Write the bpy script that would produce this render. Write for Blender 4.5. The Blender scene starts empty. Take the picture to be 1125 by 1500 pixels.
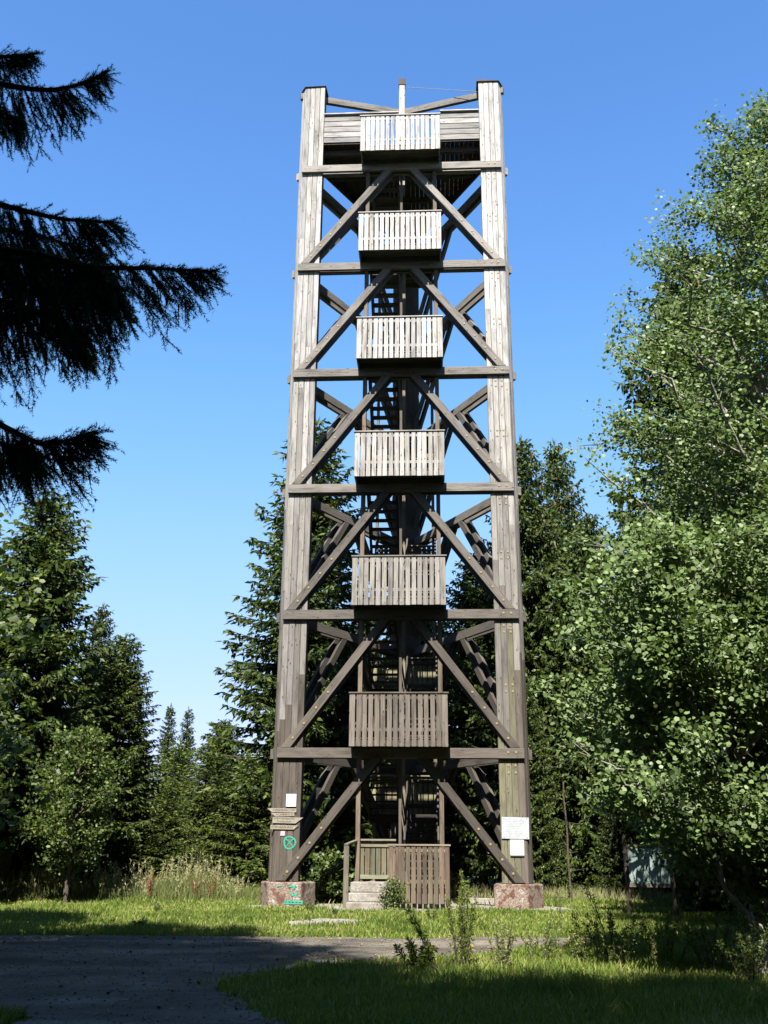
import bpy, math, random
import numpy as np
from mathutils import Matrix, Vector

# ------------------------------------------------------------------ camera, sky, sun, exposure
scene = bpy.context.scene
CAM_F, CAM_PITCH, CAM_ROLL, CAM_Z = 1426.24, math.radians(19.238), math.radians(0.464), 1.3
cam_d = bpy.data.cameras.new("camera")
cam = bpy.data.objects.new("camera", cam_d)
scene.collection.objects.link(cam)
cam_d.sensor_fit = 'VERTICAL'
cam_d.sensor_height = 36.0
cam_d.sensor_width = 27.0
cam_d.lens = 36.0 * CAM_F / 1500.0
cam_d.clip_start = 0.1
cam_d.clip_end = 3000
cam.matrix_world = Matrix.Translation((0, 0, CAM_Z)) @ Matrix.Rotation(math.pi / 2 + CAM_PITCH, 4, 'X') @ Matrix.Rotation(CAM_ROLL, 4, 'Z')
scene.camera = cam

SUN_EL, SUN_ROT = math.radians(50), math.radians(188)
world = bpy.data.worlds.new("World")
scene.world = world
world.use_nodes = True
wn = world.node_tree.nodes
wl = world.node_tree.links
wn.clear()
sky = wn.new('ShaderNodeTexSky')
sky.sky_type = 'NISHITA'
sky.sun_disc = False
sky.sun_elevation = SUN_EL
sky.sun_rotation = SUN_ROT
sky.altitude = 0
sky.air_density = 1.0
sky.dust_density = 0.25
sky.ozone_density = 1.0
bg = wn.new('ShaderNodeBackground')
bg.inputs['Strength'].default_value = 0.052
wo = wn.new('ShaderNodeOutputWorld')
# the deep clear blue of this day: one colour response per channel over the whole sky
sky_sep = wn.new('ShaderNodeSeparateColor')
sky_com = wn.new('ShaderNodeCombineColor')
wl.new(sky.outputs[0], sky_sep.inputs[0])
SKY_CURVES = (((0, 0), (.119, .125), (.141, .155), (.205, .252), (.314, .41), (.565, .62), (1, .85)),
              ((0, 0), (.1, .16), (.197, .322), (.233, .395), (.333, .578), (.495, .745), (.822, .88), (1, .93)),
              ((0, 0), (.18, .42), (.36, .80), (.416, .93), (.563, 1.10), (.772, 1.25), (1, 1.35)))
for ch, pts_ in enumerate(SKY_CURVES):
    a_ = wn.new('ShaderNodeMath'); a_.operation = 'MULTIPLY'; a_.inputs[1].default_value = 0.15
    fc = wn.new('ShaderNodeFloatCurve')
    cm_ = fc.mapping; cm_.use_clip = False; cv = cm_.curves[0]
    while len(cv.points) > 2: cv.points.remove(cv.points[1])
    cv.points[0].location = pts_[0]; cv.points[1].location = (pts_[-1][0], pts_[-1][1] / 1.5)
    for (x_, y_) in pts_[1:-1]: cv.points.new(x_, y_ / 1.5)
    cm_.update()
    c_ = wn.new('ShaderNodeMath'); c_.operation = 'MULTIPLY'; c_.inputs[1].default_value = 1.5 / (0.052 * 2 ** 2.05)
    wl.new(sky_sep.outputs[ch], a_.inputs[0]); wl.new(a_.outputs[0], fc.inputs['Value']); wl.new(fc.outputs[0], c_.inputs[0])
    wl.new(c_.outputs[0], sky_com.inputs[ch])
wl.new(sky_com.outputs[0], bg.inputs[0])
wl.new(bg.outputs[0], wo.inputs[0])

sun_d = bpy.data.lights.new("sun", 'SUN')
sun_d.energy = 5.0
sun_d.angle = math.radians(0.5)
sun_d.color = (1.0, 0.965, 0.905)
sun = bpy.data.objects.new("sun", sun_d)
scene.collection.objects.link(sun)
sdir = Vector((math.sin(SUN_ROT) * math.cos(SUN_EL), math.cos(SUN_ROT) * math.cos(SUN_EL), math.sin(SUN_EL)))
sun.rotation_euler = sdir.to_track_quat('Z', 'Y').to_euler()
sun.location = sdir * 60

scene.view_settings.view_transform = 'Standard'
scene.view_settings.look = 'None'
scene.view_settings.gamma = 1
scene.view_settings.use_curve_mapping = False
scene.view_settings.exposure = 2.05

COL = scene.collection
ALB = 0.56      # base colours below are entered for a lighter exposure; this brings them to real values
R0 = random.Random(7)


def tag(o, label=None, cat=None, group=None, kind=None):
    if label: o['label'] = label
    if cat: o['category'] = cat
    if group: o['group'] = group
    if kind: o['kind'] = kind
    return o


def pixel_ray(px, py):
    a = (px - 562.5) / CAM_F
    b = (750 - py) / CAM_F
    c, s = math.cos(CAM_ROLL), math.sin(CAM_ROLL)
    u = a * c - b * s
    v = a * s + b * c
    return np.array([u, math.cos(CAM_PITCH) - v * math.sin(CAM_PITCH), math.sin(CAM_PITCH) + v * math.cos(CAM_PITCH)])


def at(px, py, y=None, z=None):
    d = pixel_ray(px, py)
    s = y / d[1] if y is not None else (z - CAM_Z) / d[2]
    return d * s + np.array([0, 0, CAM_Z])


# ------------------------------------------------------------------ mesh helpers
class MB:
    def __init__(self):
        self.v = []; self.f = {}; self.t = []; self.n = 0

    def add(self, v, faces, tint=0.5):
        v = np.asarray(v, dtype=np.float32).reshape(-1, 3)
        faces = np.asarray(faces, dtype=np.int64)
        self.v.append(v)
        self.f.setdefault(faces.shape[1], []).append(faces + self.n)
        t = np.empty(len(v), dtype=np.float32); t[:] = tint
        self.t.append(t)
        self.n += len(v)

    def mesh(self, name, mat, smooth=False):
        me = bpy.data.meshes.new(name)
        if not self.v:
            return me
        V = np.concatenate(self.v)
        me.vertices.add(len(V)); me.vertices.foreach_set('co', V.ravel())
        loops = []; starts = []; totals = []; off = 0
        for k, fl in self.f.items():
            F = np.concatenate(fl)
            loops.append(F.ravel())
            starts.append(off + np.arange(len(F)) * k)
            totals.append(np.full(len(F), k)); off += F.size
        L = np.concatenate(loops); S = np.concatenate(starts); T = np.concatenate(totals)
        me.loops.add(len(L)); me.loops.foreach_set('vertex_index', L.astype(np.int32))
        me.polygons.add(len(S))
        me.polygons.foreach_set('loop_start', S.astype(np.int32))
        me.polygons.foreach_set('loop_total', T.astype(np.int32))
        me.polygons.foreach_set('use_smooth', np.full(len(S), smooth, dtype=bool))
        at_ = me.attributes.new('tint', 'FLOAT', 'POINT')
        at_.data.foreach_set('value', np.concatenate(self.t))
        me.update(calc_edges=True)
        me.validate()
        me.materials.append(mat)
        return me

    def tube(self, pts, rad, sides=6, tint=0.5, cap=True):
        pts = np.asarray(pts, dtype=float); n = len(pts)
        rad = np.broadcast_to(np.asarray(rad, dtype=float), (n,))
        d = np.gradient(pts, axis=0)
        d /= np.linalg.norm(d, axis=1, keepdims=True) + 1e-9
        ref = np.array([0, 0, 1.0]) if abs(d[0, 2]) < 0.9 else np.array([1.0, 0, 0])
        s = np.cross(d, ref); s /= np.linalg.norm(s, axis=1, keepdims=True) + 1e-9
        u = np.cross(s, d)
        a = np.arange(sides) / sides * 2 * np.pi
        ring = pts[:, None, :] + rad[:, None, None] * (np.cos(a)[None, :, None] * s[:, None, :] + np.sin(a)[None, :, None] * u[:, None, :])
        i = np.arange(n - 1)[:, None] * sides; j = np.arange(sides)[None, :]; j2 = (j + 1) % sides
        F = np.stack([i + j, i + j2, i + sides + j2, i + sides + j], -1).reshape(-1, 4)
        self.add(ring.reshape(-1, 3), F, tint)

    def box(self, lo, hi, tint=0.5):
        x0, y0, z0 = lo; x1, y1, z1 = hi
        v = [(x0, y0, z0), (x1, y0, z0), (x1, y1, z0), (x0, y1, z0), (x0, y0, z1), (x1, y0, z1), (x1, y1, z1), (x0, y1, z1)]
        self.add(v, [(0, 3, 2, 1), (4, 5, 6, 7), (0, 1, 5, 4), (1, 2, 6, 5), (2, 3, 7, 6), (3, 0, 4, 7)], tint)

    def kites(self, p, d, l, w, rng, tint, mid=0.4):
        """needle sprays / narrow leaves: p base, d unit dir, l length, w width"""
        n = len(p)
        if n == 0: return
        r = rng.normal(size=(n, 3))
        s = np.cross(d, r); s /= np.linalg.norm(s, axis=1, keepdims=True) + 1e-9
        l = np.broadcast_to(l, (n,))[:, None]; w = np.broadcast_to(w, (n,))[:, None]
        m = p + d * l * mid
        v = np.stack([p, m + s * w / 2, p + d * l, m - s * w / 2], 1)
        self.add(v.reshape(-1, 3), np.arange(n * 4).reshape(n, 4), np.repeat(tint, 4) if np.ndim(tint) else tint)

    def discs(self, p, nrm, r, rng, tint, k=6, elong=1.0):
        n = len(p)
        if n == 0: return
        q = rng.normal(size=(n, 3))
        s = np.cross(nrm, q); s /= np.linalg.norm(s, axis=1, keepdims=True) + 1e-9
        u = np.cross(nrm, s)
        a = np.arange(k) / k * 2 * np.pi
        r = np.broadcast_to(r, (n,))[:, None, None]
        v = p[:, None, :] + r * (np.cos(a)[None, :, None] * s[:, None, :] * elong + np.sin(a)[None, :, None] * u[:, None, :])
        self.add(v.reshape(-1, 3), np.arange(n * k).reshape(n, k), np.repeat(tint, k) if np.ndim(tint) else tint)


def link(name, me, parent=None, M=None):
    o = bpy.data.objects.new(name, me)
    COL.objects.link(o)
    if parent: o.parent = parent
    if M is not None: o.matrix_local = M
    return o


def empty(name, loc=(0, 0, 0), rz=0.0, s=1.0):
    o = bpy.data.objects.new(name, None)
    o.empty_display_size = 0.3
    COL.objects.link(o)
    o.location = loc; o.rotation_euler = (0, 0, rz); o.scale = (s, s, s)
    return o


# ------------------------------------------------------------------ materials
def new_mat(name):
    m = bpy.data.materials.new(name)
    m.use_nodes = True
    nt = m.node_tree
    b = nt.nodes['Principled BSDF']
    return m, nt, b


def N(nt, t, **kw):
    n = nt.nodes.new(t)
    for k, v in kw.items():
        if k in n.inputs.keys(): n.inputs[k].default_value = v
        else: setattr(n, k, v)
    return n


def ramp(nt, stops):
    r = nt.nodes.new('ShaderNodeValToRGB')
    e = r.color_ramp.elements
    while len(e) < len(stops): e.new(0.5)
    for i, (p, c) in enumerate(stops):
        e[i].position = p
        e[i].color = (c[0], c[1], c[2], 1) if hasattr(c, '__len__') else (c, c, c, 1)
    return r


def mixc(nt, a, b, fac, mode='MIX'):
    m = nt.nodes.new('ShaderNodeMix')
    m.data_type = 'RGBA'; m.blend_type = mode
    L = nt.links
    for idx, val in ((0, fac), (6, a), (7, b)):
        if hasattr(val, 'links') or hasattr(val, 'is_output'):
            L.new(val, m.inputs[idx])
        elif idx == 0:
            m.inputs[0].default_value = val
        else:
            m.inputs[idx].default_value = (val[0], val[1], val[2], 1)
    return m.outputs[2]


def wood_material():
    m, nt, b = new_mat("weathered_wood")
    L = nt.links
    tc = N(nt, 'ShaderNodeTexCoord')
    oi = N(nt, 'ShaderNodeObjectInfo')
    mul = N(nt, 'ShaderNodeVectorMath', operation='MULTIPLY')
    comb = N(nt, 'ShaderNodeCombineXYZ')
    L.new(oi.outputs['Random'], comb.inputs[0]); L.new(oi.outputs['Random'], comb.inputs[1]); L.new(oi.outputs['Random'], comb.inputs[2])
    L.new(comb.outputs[0], mul.inputs[0]); mul.inputs[1].default_value = (91, 57, 33)
    add = N(nt, 'ShaderNodeVectorMath', operation='ADD')
    L.new(tc.outputs['Object'], add.inputs[0]); L.new(mul.outputs[0], add.inputs[1])
    mp = N(nt, 'ShaderNodeMapping'); mp.inputs['Scale'].default_value = (1.1, 22, 22)
    L.new(add.outputs[0], mp.inputs[0])
    g = N(nt, 'ShaderNodeTexNoise', Scale=1.6, Detail=7.0, Roughness=0.65, Distortion=0.35)
    L.new(mp.outputs[0], g.inputs['Vector'])
    gr = ramp(nt, [(0.30, 0.44), (0.42, 0.80), (0.56, 1.0), (0.8, 1.15)])
    L.new(g.outputs['Fac'], gr.inputs[0])
    # broad blotches of weathering
    n2 = N(nt, 'ShaderNodeTexNoise', Scale=1.3, Detail=4.0, Roughness=0.6)
    mp2 = N(nt, 'ShaderNodeMapping'); mp2.inputs['Scale'].default_value = (0.9, 4, 4)
    L.new(add.outputs[0], mp2.inputs[0]); L.new(mp2.outputs[0], n2.inputs['Vector'])
    r2 = ramp(nt, [(0.3, (0.56, 0.54, 0.52)), (0.48, (0.95, 0.95, 0.94)), (0.72, (1.14, 1.12, 1.09))])
    L.new(n2.outputs['Fac'], r2.inputs[0])
    # knots
    mp3 = N(nt, 'ShaderNodeMapping'); mp3.inputs['Scale'].default_value = (3.6, 8.5, 8.5)
    L.new(add.outputs[0], mp3.inputs[0])
    vo = N(nt, 'ShaderNodeTexVoronoi', Scale=1.0)
    L.new(mp3.outputs[0], vo.inputs['Vector'])
    r3 = ramp(nt, [(0.0, 0.12), (0.09, 0.22), (0.17, 1.0), (1, 1)])
    L.new(vo.outputs['Distance'], r3.inputs[0])
    c1 = mixc(nt, oi.outputs['Color'], gr.outputs[0], 1.0, 'MULTIPLY')
    c2 = mixc(nt, c1, r2.outputs[0], 1.0, 'MULTIPLY')
    c3 = mixc(nt, c2, r3.outputs[0], 0.85, 'MULTIPLY')
    # piece to piece variation
    mr = N(nt, 'ShaderNodeMapRange'); mr.inputs['To Min'].default_value = 0.8 * ALB; mr.inputs['To Max'].default_value = 1.15 * ALB
    L.new(oi.outputs['Random'], mr.inputs[0])
    vm = N(nt, 'ShaderNodeVectorMath', operation='SCALE')
    L.new(c3, vm.inputs[0]); L.new(mr.outputs[0], vm.inputs['Scale'])
    L.new(vm.outputs[0], b.inputs['Base Color'])
    b.inputs['Roughness'].default_value = 0.85
    b.inputs['Specular IOR Level'].default_value = 0.2
    bp = N(nt, 'ShaderNodeBump'); bp.inputs['Strength'].default_value = 0.5; bp.inputs['Distance'].default_value = 0.01
    L.new(g.outputs['Fac'], bp.inputs['Height']); L.new(bp.outputs[0], b.inputs['Normal'])
    return m


def leaf_material(name, stops, transl=0.25, rough=0.55, spec=0.25, tcol=(0.25, 0.4, 0.05), gain=1.0):
    m, nt, b = new_mat(name)
    L = nt.links
    a = N(nt, 'ShaderNodeAttribute'); a.attribute_name = 'tint'
    oi = N(nt, 'ShaderNodeObjectInfo')
    r = ramp(nt, stops)
    L.new(a.outputs['Fac'], r.inputs[0])
    hs = N(nt, 'ShaderNodeHueSaturation')
    mr = N(nt, 'ShaderNodeMapRange'); mr.inputs['To Min'].default_value = 0.70 * gain; mr.inputs['To Max'].default_value = 0.90 * gain
    L.new(oi.outputs['Random'], mr.inputs[0]); L.new(mr.outputs[0], hs.inputs['Value'])
    L.new(r.outputs[0], hs.inputs['Color'])
    L.new(hs.outputs[0], b.inputs['Base Color'])
    b.inputs['Roughness'].default_value = rough
    b.inputs['Specular IOR Level'].default_value = spec
    if transl > 0:
        t = N(nt, 'ShaderNodeBsdfTranslucent')
        tint = mixc(nt, hs.outputs[0], tcol, 0.5)
        L.new(tint, t.inputs[0])
        mx = N(nt, 'ShaderNodeMixShader'); mx.inputs[0].default_value = transl
        L.new(b.outputs[0], mx.inputs[1]); L.new(t.outputs[0], mx.inputs[2])
        L.new(mx.outputs[0], nt.nodes['Material Output'].inputs[0])
    return m


def noise_material(name, stops, scale=3.0, detail=8, rough=0.95, bump=0.3, dist=0.02, bscale=40, extra=None, spec=0.15):
    m, nt, b = new_mat(name)
    L = nt.links
    tc = N(nt, 'ShaderNodeTexCoord')
    n = N(nt, 'ShaderNodeTexNoise', Scale=scale, Detail=float(detail), Roughness=0.65)
    L.new(tc.outputs['Object'], n.inputs['Vector'])
    r = ramp(nt, [(p_, [c_ * ALB for c_ in q_]) for p_, q_ in stops]); L.new(n.outputs['Fac'], r.inputs[0])
    col = r.outputs[0]
    if extra:
        n2 = N(nt, 'ShaderNodeTexNoise', Scale=extra[0], Detail=5.0, Roughness=0.7)
        L.new(tc.outputs['Object'], n2.inputs['Vector'])
        r2 = ramp(nt, extra[1]); L.new(n2.outputs['Fac'], r2.inputs[0])
        col = mixc(nt, col, r2.outputs[0], 1.0, 'MULTIPLY')
    L.new(col, b.inputs['Base Color'])
    b.inputs['Roughness'].default_value = rough
    b.inputs['Specular IOR Level'].default_value = spec
    if bump:
        nb = N(nt, 'ShaderNodeTexNoise', Scale=bscale, Detail=4.0)
        L.new(tc.outputs['Object'], nb.inputs['Vector'])
        bp = N(nt, 'ShaderNodeBump'); bp.inputs['Strength'].default_value = bump; bp.inputs['Distance'].default_value = dist
        L.new(nb.outputs['Fac'], bp.inputs['Height']); L.new(bp.outputs[0], b.inputs['Normal'])
    return m


def plain(name, col, rough=0.6, spec=0.3, metal=0.0):
    m, nt, b = new_mat(name)
    tc = N(nt, 'ShaderNodeTexCoord')
    n = N(nt, 'ShaderNodeTexNoise', Scale=9.0, Detail=5.0)
    nt.links.new(tc.outputs['Object'], n.inputs['Vector'])
    r = ramp(nt, [(0.3, [c * 0.85 * ALB for c in col]), (0.7, [min(1, c * 1.05) * ALB for c in col])])
    nt.links.new(n.outputs['Fac'], r.inputs[0]); nt.links.new(r.outputs[0], b.inputs['Base Color'])
    b.inputs['Roughness'].default_value = rough
    b.inputs['Specular IOR Level'].default_value = spec
    b.inputs['Metallic'].default_value = metal
    return m


WOOD = wood_material()
M_GROUND = noise_material("meadow_soil", [(0.3, (0.045, 0.04, 0.02)), (0.5, (0.06, 0.085, 0.022)), (0.7, (0.09, 0.11, 0.035))], 1.2, 8, bump=0.5, dist=0.04, bscale=14)
M_GRAVEL = noise_material("dark_gravel", [(0.3, (0.08, 0.068, 0.052)), (0.5, (0.145, 0.125, 0.098)), (0.7, (0.23, 0.20, 0.165))], 1.1, 10, bump=0.7, dist=0.015, bscale=55,
                          extra=(70, [(0.35, 0.55), (0.55, 1.0), (0.68, 1.3)]))
def gravel_tracks(m):
    nt = m.node_tree; b = nt.nodes['Principled BSDF']
    src = b.inputs['Base Color'].links[0].from_socket
    tc = N(nt, 'ShaderNodeTexCoord'); mp = N(nt, 'ShaderNodeMapping'); mp.inputs['Scale'].default_value = (0.22, 1.5, 1)
    mp.inputs['Rotation'].default_value = (0, 0, 0.06)
    n = N(nt, 'ShaderNodeTexNoise', Scale=1.0, Detail=6.0, Roughness=0.6)
    nt.links.new(tc.outputs['Object'], mp.inputs[0]); nt.links.new(mp.outputs[0], n.inputs['Vector'])
    r = ramp(nt, [(0.35, (0.62, 0.60, 0.55)), (0.5, (0.95, 0.95, 0.95)), (0.62, (1.3, 1.28, 1.24))])
    nt.links.new(n.outputs['Fac'], r.inputs[0])
    nt.links.new(mixc(nt, src, r.outputs[0], 1.0, 'MULTIPLY'), b.inputs['Base Color'])


gravel_tracks(M_GRAVEL)
M_PALE = noise_material("pale_gravel", [(0.3, (0.22, 0.195, 0.15)), (0.6, (0.34, 0.31, 0.25))], 2.5, 10, bump=0.7, dist=0.012, bscale=60,
                        extra=(60, [(0.35, 0.6), (0.6, 1.1)]))
M_CONCRETE = noise_material("worn_concrete", [(0.3, (0.19, 0.155, 0.125)), (0.45, (0.27, 0.235, 0.20)), (0.6, (0.36, 0.335, 0.295)), (0.75, (0.22, 0.18, 0.145))], 3.0, 10, bump=0.6, dist=0.01, bscale=35,
                            extra=(26, [(0.35, 0.6), (0.55, 1.0), (0.7, 1.2)]))
M_FOOT = noise_material("painted_footing", [(0.34, (0.12, 0.06, 0.042)), (0.45, (0.17, 0.095, 0.07)), (0.50, (0.32, 0.27, 0.22)), (0.54, (0.15, 0.085, 0.06)), (0.60, (0.42, 0.39, 0.34)), (0.66, (0.16, 0.12, 0.07)), (0.74, (0.2, 0.13, 0.10))], 4.5, 12, bump=0.7, dist=0.012, bscale=30,
                        extra=(38, [(0.36, 0.5), (0.52, 1.0), (0.66, 1.25)]))
M_STONE = plain("gravel_stone", (0.21, 0.19, 0.165), 0.9)
M_LITTER = plain("dry_leaves", (0.24, 0.15, 0.07), 0.8)
M_BARK = noise_material("spruce_bark", [(0.3, (0.045, 0.032, 0.024)), (0.7, (0.14, 0.11, 0.085))], 14, 8, bump=0.8, dist=0.03, bscale=30)
M_ASPBARK = noise_material("pale_bark", [(0.35, (0.14, 0.13, 0.10)), (0.6, (0.40, 0.38, 0.32))], 9, 8, bump=0.4, dist=0.01, bscale=30)
M_SPRUCE = leaf_material("spruce_needles", [(0.0, (0.008, 0.016, 0.004)), (0.5, (0.028, 0.046, 0.007)), (0.85, (0.068, 0.09, 0.012)), (1.0, (0.10, 0.12, 0.018))], 0.1, 0.55, 0.18, gain=0.92)
M_CONE = plain("spruce_cones", (0.22, 0.10, 0.045), 0.7)
M_ASPEN = leaf_material("aspen_leaves", [(0.0, (0.036, 0.056, 0.012)), (0.5, (0.080, 0.118, 0.036)), (0.85, (0.128, 0.168, 0.066)), (1.0, (0.165, 0.205, 0.095))], 0.22, 0.52, 0.22, gain=1.2)
M_MAPLE = leaf_material("broad_leaves", [(0.0, (0.02, 0.036, 0.007)), (0.5, (0.06, 0.088, 0.015)), (1.0, (0.14, 0.17, 0.035))], 0.2, 0.5, 0.25, gain=0.95)
M_GRASS = leaf_material("meadow_grass", [(0.0, (0.035, 0.055, 0.010)), (0.45, (0.085, 0.12, 0.018)), (0.75, (0.14, 0.165, 0.032)), (1.0, (0.24, 0.20, 0.095))], 0.3, 0.6, 0.15, (0.3, 0.42, 0.04), gain=1.25)
M_STRAW = leaf_material("seeding_grass", [(0.0, (0.03, 0.055, 0.012)), (0.5, (0.10, 0.12, 0.035)), (1.0, (0.30, 0.27, 0.15))], 0.25, 0.7, 0.1, (0.35, 0.33, 0.12))
M_DOCK = plain("dock_stems", (0.20, 0.055, 0.025), 0.8)
M_BOLT = plain("rusty_bolts", (0.28, 0.20, 0.08), 0.6, 0.4)
M_WHITE = plain("white_print", (0.70, 0.71, 0.74), 0.5)
M_NOTICE = plain("faded_notice", (0.44, 0.455, 0.475), 0.45)
M_PRINT = plain("grey_print", (0.30, 0.31, 0.32), 0.6)
M_INK = plain("dark_lettering", (0.03, 0.02, 0.015), 0.8)
M_SIGNWOOD = noise_material("pale_sign_wood", [(0.3, (0.22, 0.19, 0.145)), (0.7, (0.34, 0.305, 0.24))], 8, 6, bump=0.2, dist=0.003, bscale=40)
M_GREENP = plain("turquoise_spray_paint", (0.03, 0.33, 0.22), 0.5)
M_PINK = plain("pink_label", (0.62, 0.42, 0.50), 0.5)
M_WIRE = plain("galvanised_wire", (0.55, 0.56, 0.58), 0.4, 0.5, 0.6)
M_BOARD = noise_material("faded_map_sheet", [(0.3, (0.10, 0.16, 0.13)), (0.5, (0.20, 0.26, 0.235)), (0.7, (0.34, 0.39, 0.38))], 4, 6, bump=0, rough=0.4)


# ------------------------------------------------------------------ ground
def sstep(a, b, x):
    t = np.clip((x - a) / (b - a), 0, 1)
    return t * t * (3 - 2 * t)


def ground_z(x, y):
    x = np.asarray(x, dtype=float); y = np.asarray(y, dtype=float)
    z = -0.28 + 0.14 * sstep(9, 18, y) + 0.14 * sstep(18.5, 24, y)
    z = z + 0.018 * np.sin(x * 1.3 + 0.4 * y) * np.cos(y * 0.9 - 0.3 * x) * sstep(2, 9, np.hypot(x - 0.5, y - 26.5))
    z = z + 0.25 * sstep(30, 60, y) * np.sin(x * 0.13 + 1) - 1.2 * sstep(45, 120, y)
    return z


def wob(x, y):
    return (0.16 * np.sin(2.1 * x + 1.3 * y) + 0.12 * np.sin(-1.7 * x + 3.3 * y + 1) + 0.07 * np.sin(5.9 * x + 2.2 * y + 2) + 0.05 * np.sin(-4.1 * x + 7.3 * y) + 0.05 * np.sin(11.3 * x + 3.1 * y) + 0.04 * np.sin(17.9 * x - 6.1 * y))


def inpoly(x, y, P):
    r = np.zeros(np.shape(x), dtype=bool)
    n = len(P)
    for i in range(n):
        x0, y0 = P[i]; x1, y1 = P[(i + 1) % n]
        c = ((y0 > y) != (y1 > y)) & (x < (x1 - x0) * (y - y0) / (y1 - y0 + 1e-12) + x0)
        r ^= c
    return r


near_px = [(425, 1500), (385, 1474), (312, 1450), (345, 1432), (440, 1418), (560, 1411), (700, 1407), (870, 1388), (1000, 1381)]
NEAR = [tuple(at(px, py, z=-0.2)[:2]) for px, py in near_px]
NEAR_ISLE = [(NEAR[0][0], 3.0)] + NEAR + [(9.5, NEAR[-1][1] + 0.3), (30, 16.0), (30, 3.0)]
CORNER = [(-30, 3), (-3.6, 3), (-3.5, 10.6), (-4.2, 11.0), (-6, 11.6), (-30, 12)]


def on_path(x, y):
    xx = x + wob(x, y) * 0.6; yy = y + wob(y, x) * 0.55
    far = 18.75 + 0.012 * x
    p = (yy < far) & (y > 2.0)
    p &= ~inpoly(xx, yy, NEAR_ISLE)
    p &= ~inpoly(xx, yy, CORNER)
    return p


def on_pale(x, y):
    xx = x + wob(x, y) * 0.5; yy = y + wob(y, x) * 0.5
    a = inpoly(xx, yy, [(-3.5, 24.9), (-1.5, 25.0), (-1.2, 24.2), (0.6, 24.2), (2.4, 24.8), (4.6, 24.6), (4.7, 25.8), (3.4, 28.9), (-1.9, 29.2), (-3.3, 26.2)])
    s = inpoly(xx, yy, [(-1.9, 20.6), (-0.35, 20.9), (-0.3, 21.9), (-1.2, 22.1), (-2.0, 21.3)])
    return a | s


def grid_sheet(name, mask, x0, x1, y0, y1, step, dz, mat, kind='structure', label=None):
    xs = np.arange(x0, x1 + step, step); ys = np.arange(y0, y1 + step, step)
    X, Y = np.meshgrid(xs, ys)
    Z = ground_z(X, Y) + dz
    nx = len(xs); ny = len(ys)
    i, j = np.meshgrid(np.arange(nx - 1), np.arange(ny - 1))
    cx = X[:-1, :-1] + step / 2; cy = Y[:-1, :-1] + step / 2
    keep = mask(cx, cy)
    a = (j * nx + i)[keep]
    F = np.stack([a, a + 1, a + nx + 1, a + nx], -1)
    used = np.unique(F); re = np.full(nx * ny, -1); re[used] = np.arange(len(used))
    mb = MB(); mb.add(np.stack([X, Y, Z], -1).reshape(-1, 3)[used], re[F])
    o = link(name, mb.mesh(name, mat, True))
    tag(o, label, kind=kind)
    return o


def build_ground():
    xs = np.concatenate([-np.geomspace(14, 900, 26)[::-1], np.linspace(-13.5, 13.5, 109), np.geomspace(14, 900, 26)])
    ys = np.concatenate([-np.geomspace(3, 700, 20)[::-1], np.linspace(-2, 40, 169), np.geomspace(41, 1200, 26)])
    X, Y = np.meshgrid(xs, ys)
    Z = ground_z(X, Y)
    nx, ny = len(xs), len(ys)
    i, j = np.meshgrid(np.arange(nx - 1), np.arange(ny - 1))
    a = (j * nx + i).ravel()
    mb = MB(); mb.add(np.stack([X, Y, Z], -1).reshape(-1, 3), np.stack([a, a + 1, a + nx + 1, a + nx], -1))
    tag(link("ground", mb.mesh("ground", M_GROUND, True)), kind='structure')
    grid_sheet("gravel_path", on_path, -16, 14, 2.5, 19.2, 0.1, 0.008, M_GRAVEL)
    grid_sheet("gravel_patch", on_pale, -4.5, 5.5, 20, 29.8, 0.08, 0.012, M_PALE)


build_ground()


def build_stones():
    rng = np.random.default_rng(5)
    n = 9000
    y = 9 + 11 * rng.random(n) ** 0.8
    x = (rng.random(n) - 0.55) * 0.95 * y
    k = on_path(x, y)
    x, y = x[k], y[k]
    x2 = -4 + 9 * rng.random(3000); y2 = 20.3 + 9 * rng.random(3000)
    k = on_pale(x2, y2); x = np.concatenate([x, x2[k]]); y = np.concatenate([y, y2[k]])
    n = len(x)
    r = 0.006 + 0.016 * rng.random(n) ** 3
    c = np.stack([x, y, ground_z(x, y) + 0.012 + r * 0.3], -1)
    base = np.array([(1, 0, 0), (-1, 0, 0), (0, 1, 0), (0, -1, 0), (0, 0, 0.8), (0, 0, -0.8)], float)
    v = base[None] * (r[:, None, None] * (0.7 + 0.6 * rng.random((n, 6, 1))))
    a = rng.random(n) * 6.28
    ca, sa = np.cos(a)[:, None], np.sin(a)[:, None]
    vx = v[..., 0] * ca - v[..., 1] * sa; vy = v[..., 0] * sa + v[..., 1] * ca
    v = np.stack([vx, vy, v[..., 2]], -1) + c[:, None]
    tri = np.array([(0, 2, 4), (2, 1, 4), (1, 3, 4), (3, 0, 4), (2, 0, 5), (1, 2, 5), (3, 1, 5), (0, 3, 5)])
    F = (tri[None] + (np.arange(n) * 6)[:, None, None]).reshape(-1, 3)
    mb = MB(); mb.add(v.reshape(-1, 3), F)
    tag(link("gravel", mb.mesh("gravel", M_STONE)), "loose grey stones scattered over the gravel path and around the tower", "gravel", kind='stuff')


build_stones()


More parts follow.
